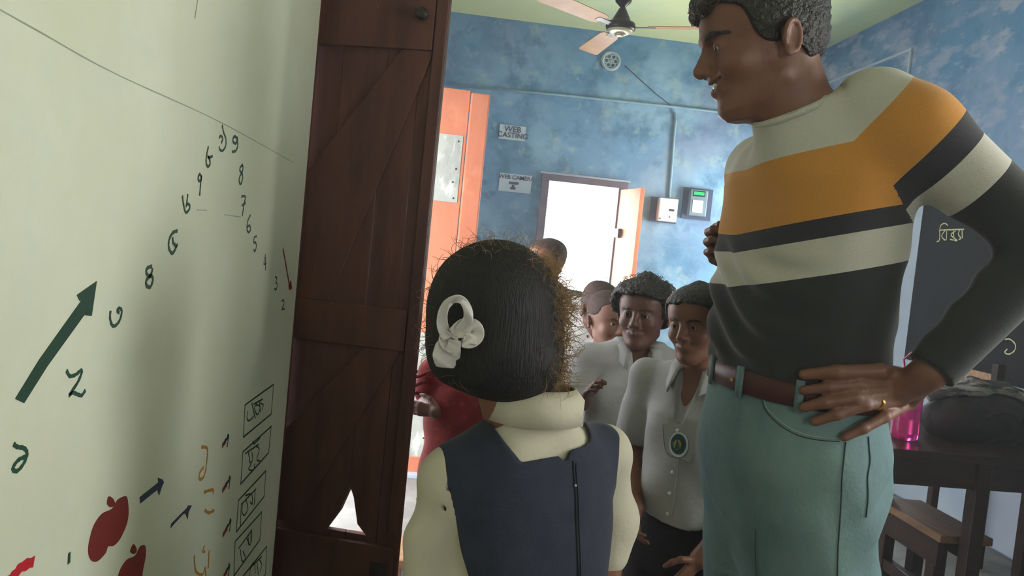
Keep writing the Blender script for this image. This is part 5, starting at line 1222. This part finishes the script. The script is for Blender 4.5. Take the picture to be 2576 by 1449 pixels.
# ------------------------------------------------------------------ table, bottle, bag, benches on the right
tY = 2.44; TZ = .656
tx0 = P(2205, 1105, tY)[0]
tb = thing('school_table', 'dark brown wooden table behind the man carrying a pink bottle and a black bag', 'table', (tx0+.5, tY+.25, 0))
MB().box((tx0-.02, tY, TZ-.03), (tx0+1.15, tY+.62, TZ)).build('tabletop', M['wood'], tb, False, .004)
MB().box((tx0+.01, tY+.02, TZ-.125), (tx0+1.12, tY+.045, TZ-.03)).build('apron', M['wood'], tb, False, .002)
MB().box((tx0+.01, tY+.57, TZ-.125), (tx0+1.12, tY+.595, TZ-.03)).build('apron', M['wood'], tb, False, .002)
MB().box((tx0+.012, tY+.046, TZ-.125), (tx0+.035, tY+.569, TZ-.03)).build('apron', M['wood'], tb, False, .002)
for x in (tx0-.01, tx0+.385, tx0+1.06):
    for y in (tY+.005, tY+.555): MB().box((x, y, 0), (x+.052, y+.052, TZ-.03 if y > tY+.1 else TZ-.031)).build('leg', M['wood'], tb, False, .004)
# benches running under the table
def bench(x0, y0, y1, z, label, grp, w=.27):
    b = thing('school_bench', label, 'bench', (x0+w/2, (y0+y1)/2, 0), grp)
    MB().box((x0, y0, z-.028), (x0+w, y1, z)).build('seat', M['bench'], b, False, .003)
    MB().box((x0+.01, y0+.02, z-.12), (x0+.032, y1-.02, z-.029)).build('side_rail', M['wood'], b, False, .002)
    MB().box((x0+w-.032, y0+.02, z-.12), (x0+w-.01, y1-.02, z-.029)).build('side_rail', M['wood'], b, False, .002)
    for y in (y0+.03, y1-.08):
        for x in (x0+.012, x0+w-.057): MB().box((x, y, 0), (x+.045, y+.05, z-.028)).build('leg', M['wood'], b, False, .003)
    MB().box((x0+.016, y0+.06, .08), (x0+.05, y1-.06, .125)).build('foot_rail', M['wood'], b, False, .002)
    return b
blx = P(2222, 1262, 2.87)[0]
bench(blx, 2.515, 2.93, P(2222, 1262, 2.87)[2], 'low brown wooden bench standing under the table behind the man', None, .20)
# pink bottle
bp_ = P(2272, 1076, 2.62)
bt = thing('water_bottle', 'translucent pink water bottle with a dark pink cap standing on the table', 'bottle', (bp_[0], bp_[1], TZ+.001))
c0 = (bp_[0]+.008, bp_[1], TZ+.001)
MB().lathe([(.040, 0), (.046, .004), (.047, .03), (.045, .09), (.047, .15), (.046, .185), (.036, .215), (.030, .225)], c0, 32).build('bottle_body', M['pink'], bt, True)
MB().lathe([(.034, .226), (.034, .252), (.030, .262), (.016, .264), (.014, .266)], c0, 28).build('cap', M['pinkcap'], bt, True)
cx0 = np.array(c0)
MB().box((-.010, -.012, 0), (.022, .012, .062), lambda v: cx0+np.array([.012+v[0]+v[2]*.25, v[1], .264+v[2]*.9])).build('flip_spout', M['pinkcap'], bt, False, .004)
MB().tube([cx0+np.array([-.030, 0, .255]), cx0+np.array([-.038, 0, .285]), cx0+np.array([-.012, 0, .312]), cx0+np.array([.018, 0, .300])], .0035, 8).build('carry_loop', M['pinkcap'], bt, True)
# black bag and striped cloth
gc = P(2450, 1075, 2.72)
F = Fld([gc[0]-.33, gc[1]-.22, TZ-.01], [gc[0]+.36, gc[1]+.24, TZ+.30], .005)
F.ell((gc[0], gc[1], TZ+.07), (.20, .14, .085), None, 0); F.ell((gc[0]+.10, gc[1]+.01, TZ+.075), (.13, .13, .095), None, .05); F.ell((gc[0]-.10, gc[1]-.01, TZ+.06), (.09, .11, .07), None, .05)
F.disp(lambda X, Y, Z: .006*nz3(X, Y, Z, 38)+.003*np.sin(60*X+40*Z)); F.cut(lambda X, Y, Z: TZ+.0015-Z+0*X+0*Y)
V, Q = F.mesh(1); bg = qmesh('school_bag', V, Q, M['bag']); setp(bg, 'slumped black cloth school bag lying on the brown table', 'bag')
GBV = bvh(bg)
MB().tube(catmull([(gc[0]-.05, gc[1]-.115, TZ+.10), (gc[0]-.02, gc[1]-.15, TZ+.13), (gc[0]+.05, gc[1]-.15, TZ+.12), (gc[0]+.08, gc[1]-.12, TZ+.10)], 5), .007, 8).build('bag_handle', M['bag'], bg, True)
F = Fld([gc[0]-.24, gc[1]-.16, TZ+.06], [gc[0]+.36, gc[1]+.22, TZ+.29], .005)
F.chain([(gc[0]-.16, gc[1]+.03, TZ+.155), (gc[0]-.02, gc[1]+.02, TZ+.185), (gc[0]+.12, gc[1]+.03, TZ+.190), (gc[0]+.27, gc[1]+.05, TZ+.13)], [.03, .036, .034, .04], .03)
F.ell((gc[0]+.20, gc[1]+.06, TZ+.13), (.12, .08, .05), None, .04)
F.disp(lambda X, Y, Z: .005*np.sin(120*Z+30*X)+.003*np.sin(50*X+70*Y))
F2 = Fld(F.lo, F.lo+F.h*(F.n-1)+1e-5, .005)
F2.ell((gc[0], gc[1], TZ+.07), (.20, .14, .085), None, 0); F2.ell((gc[0]+.10, gc[1]+.01, TZ+.075), (.13, .13, .095), None, .05); F2.ell((gc[0]-.10, gc[1]-.01, TZ+.06), (.09, .11, .07), None, .05)
F2.disp(lambda X, Y, Z: .006*nz3(X, Y, Z, 38)+.003*np.sin(60*X+40*Z)-.002)
F.v = np.maximum(F.v, -F2.v[:F.v.shape[0], :F.v.shape[1], :F.v.shape[2]])
V, Q = F.mesh(1); cl = qmesh('folded_cloth', V, Q, M['stripecloth']); setp(cl, 'crumpled grey striped cloth lying over the black bag', 'cloth')
# small chair between the table and the right wall, its back towards the room
chx = P(2504, 980, 3.13)[0]; zt_ = P(2504, 928, 3.13)[2]
ch = thing('wooden_chair', 'small dark wooden chair behind the table with its back post showing above the bag', 'chair', (chx+.14, 3.3, 0))
for y in (3.13, 3.45):
    MB().box((chx, y, 0), (chx+.036, y+.038, zt_+.02)).build('back_post', M['wood'], ch, False, .003)
    MB().box((chx+.245, y, 0), (chx+.28, y+.038, .43)).build('leg', M['wood'], ch, False, .003)
MB().box((chx+.037, 3.12, .431), (chx+.285, 3.50, .455)).build('seat', M['wood'], ch, False, .003)
MB().box((chx+.006, 3.169, zt_-.10), (chx+.028, 3.449, zt_-.03)).build('back_rail', M['lightwood'], ch, False, .003)
MB().box((chx+.006, 3.169, zt_-.28), (chx+.028, 3.449, zt_-.22)).build('back_rail', M['wood'], ch, False, .003)

# ------------------------------------------------------------------ thin haze volume added for lens glare and low contrast, indoors and outside
hz = bpy.data.materials.new('glare_haze'); hz.use_nodes = True; nt = hz.node_tree; nt.nodes.remove(nt.nodes['Principled BSDF'])
vs = nt.nodes.new('ShaderNodeVolumeScatter'); vs.inputs['Density'].default_value = 0.018; vs.inputs['Anisotropy'].default_value = 0.35; vs.inputs['Color'].default_value = (.90, .94, 1, 1)
nt.links.new(vs.outputs[0], nt.nodes['Material Output'].inputs['Volume'])
hzo = MB().box((XL-3, YB-1.2, -.4), (XR+1.2, YF+1.4, ZC+.5)).build('haze', hz); setp(hzo, 'thin haze added to the classroom air in place of lens glare', None, None, 'stuff')
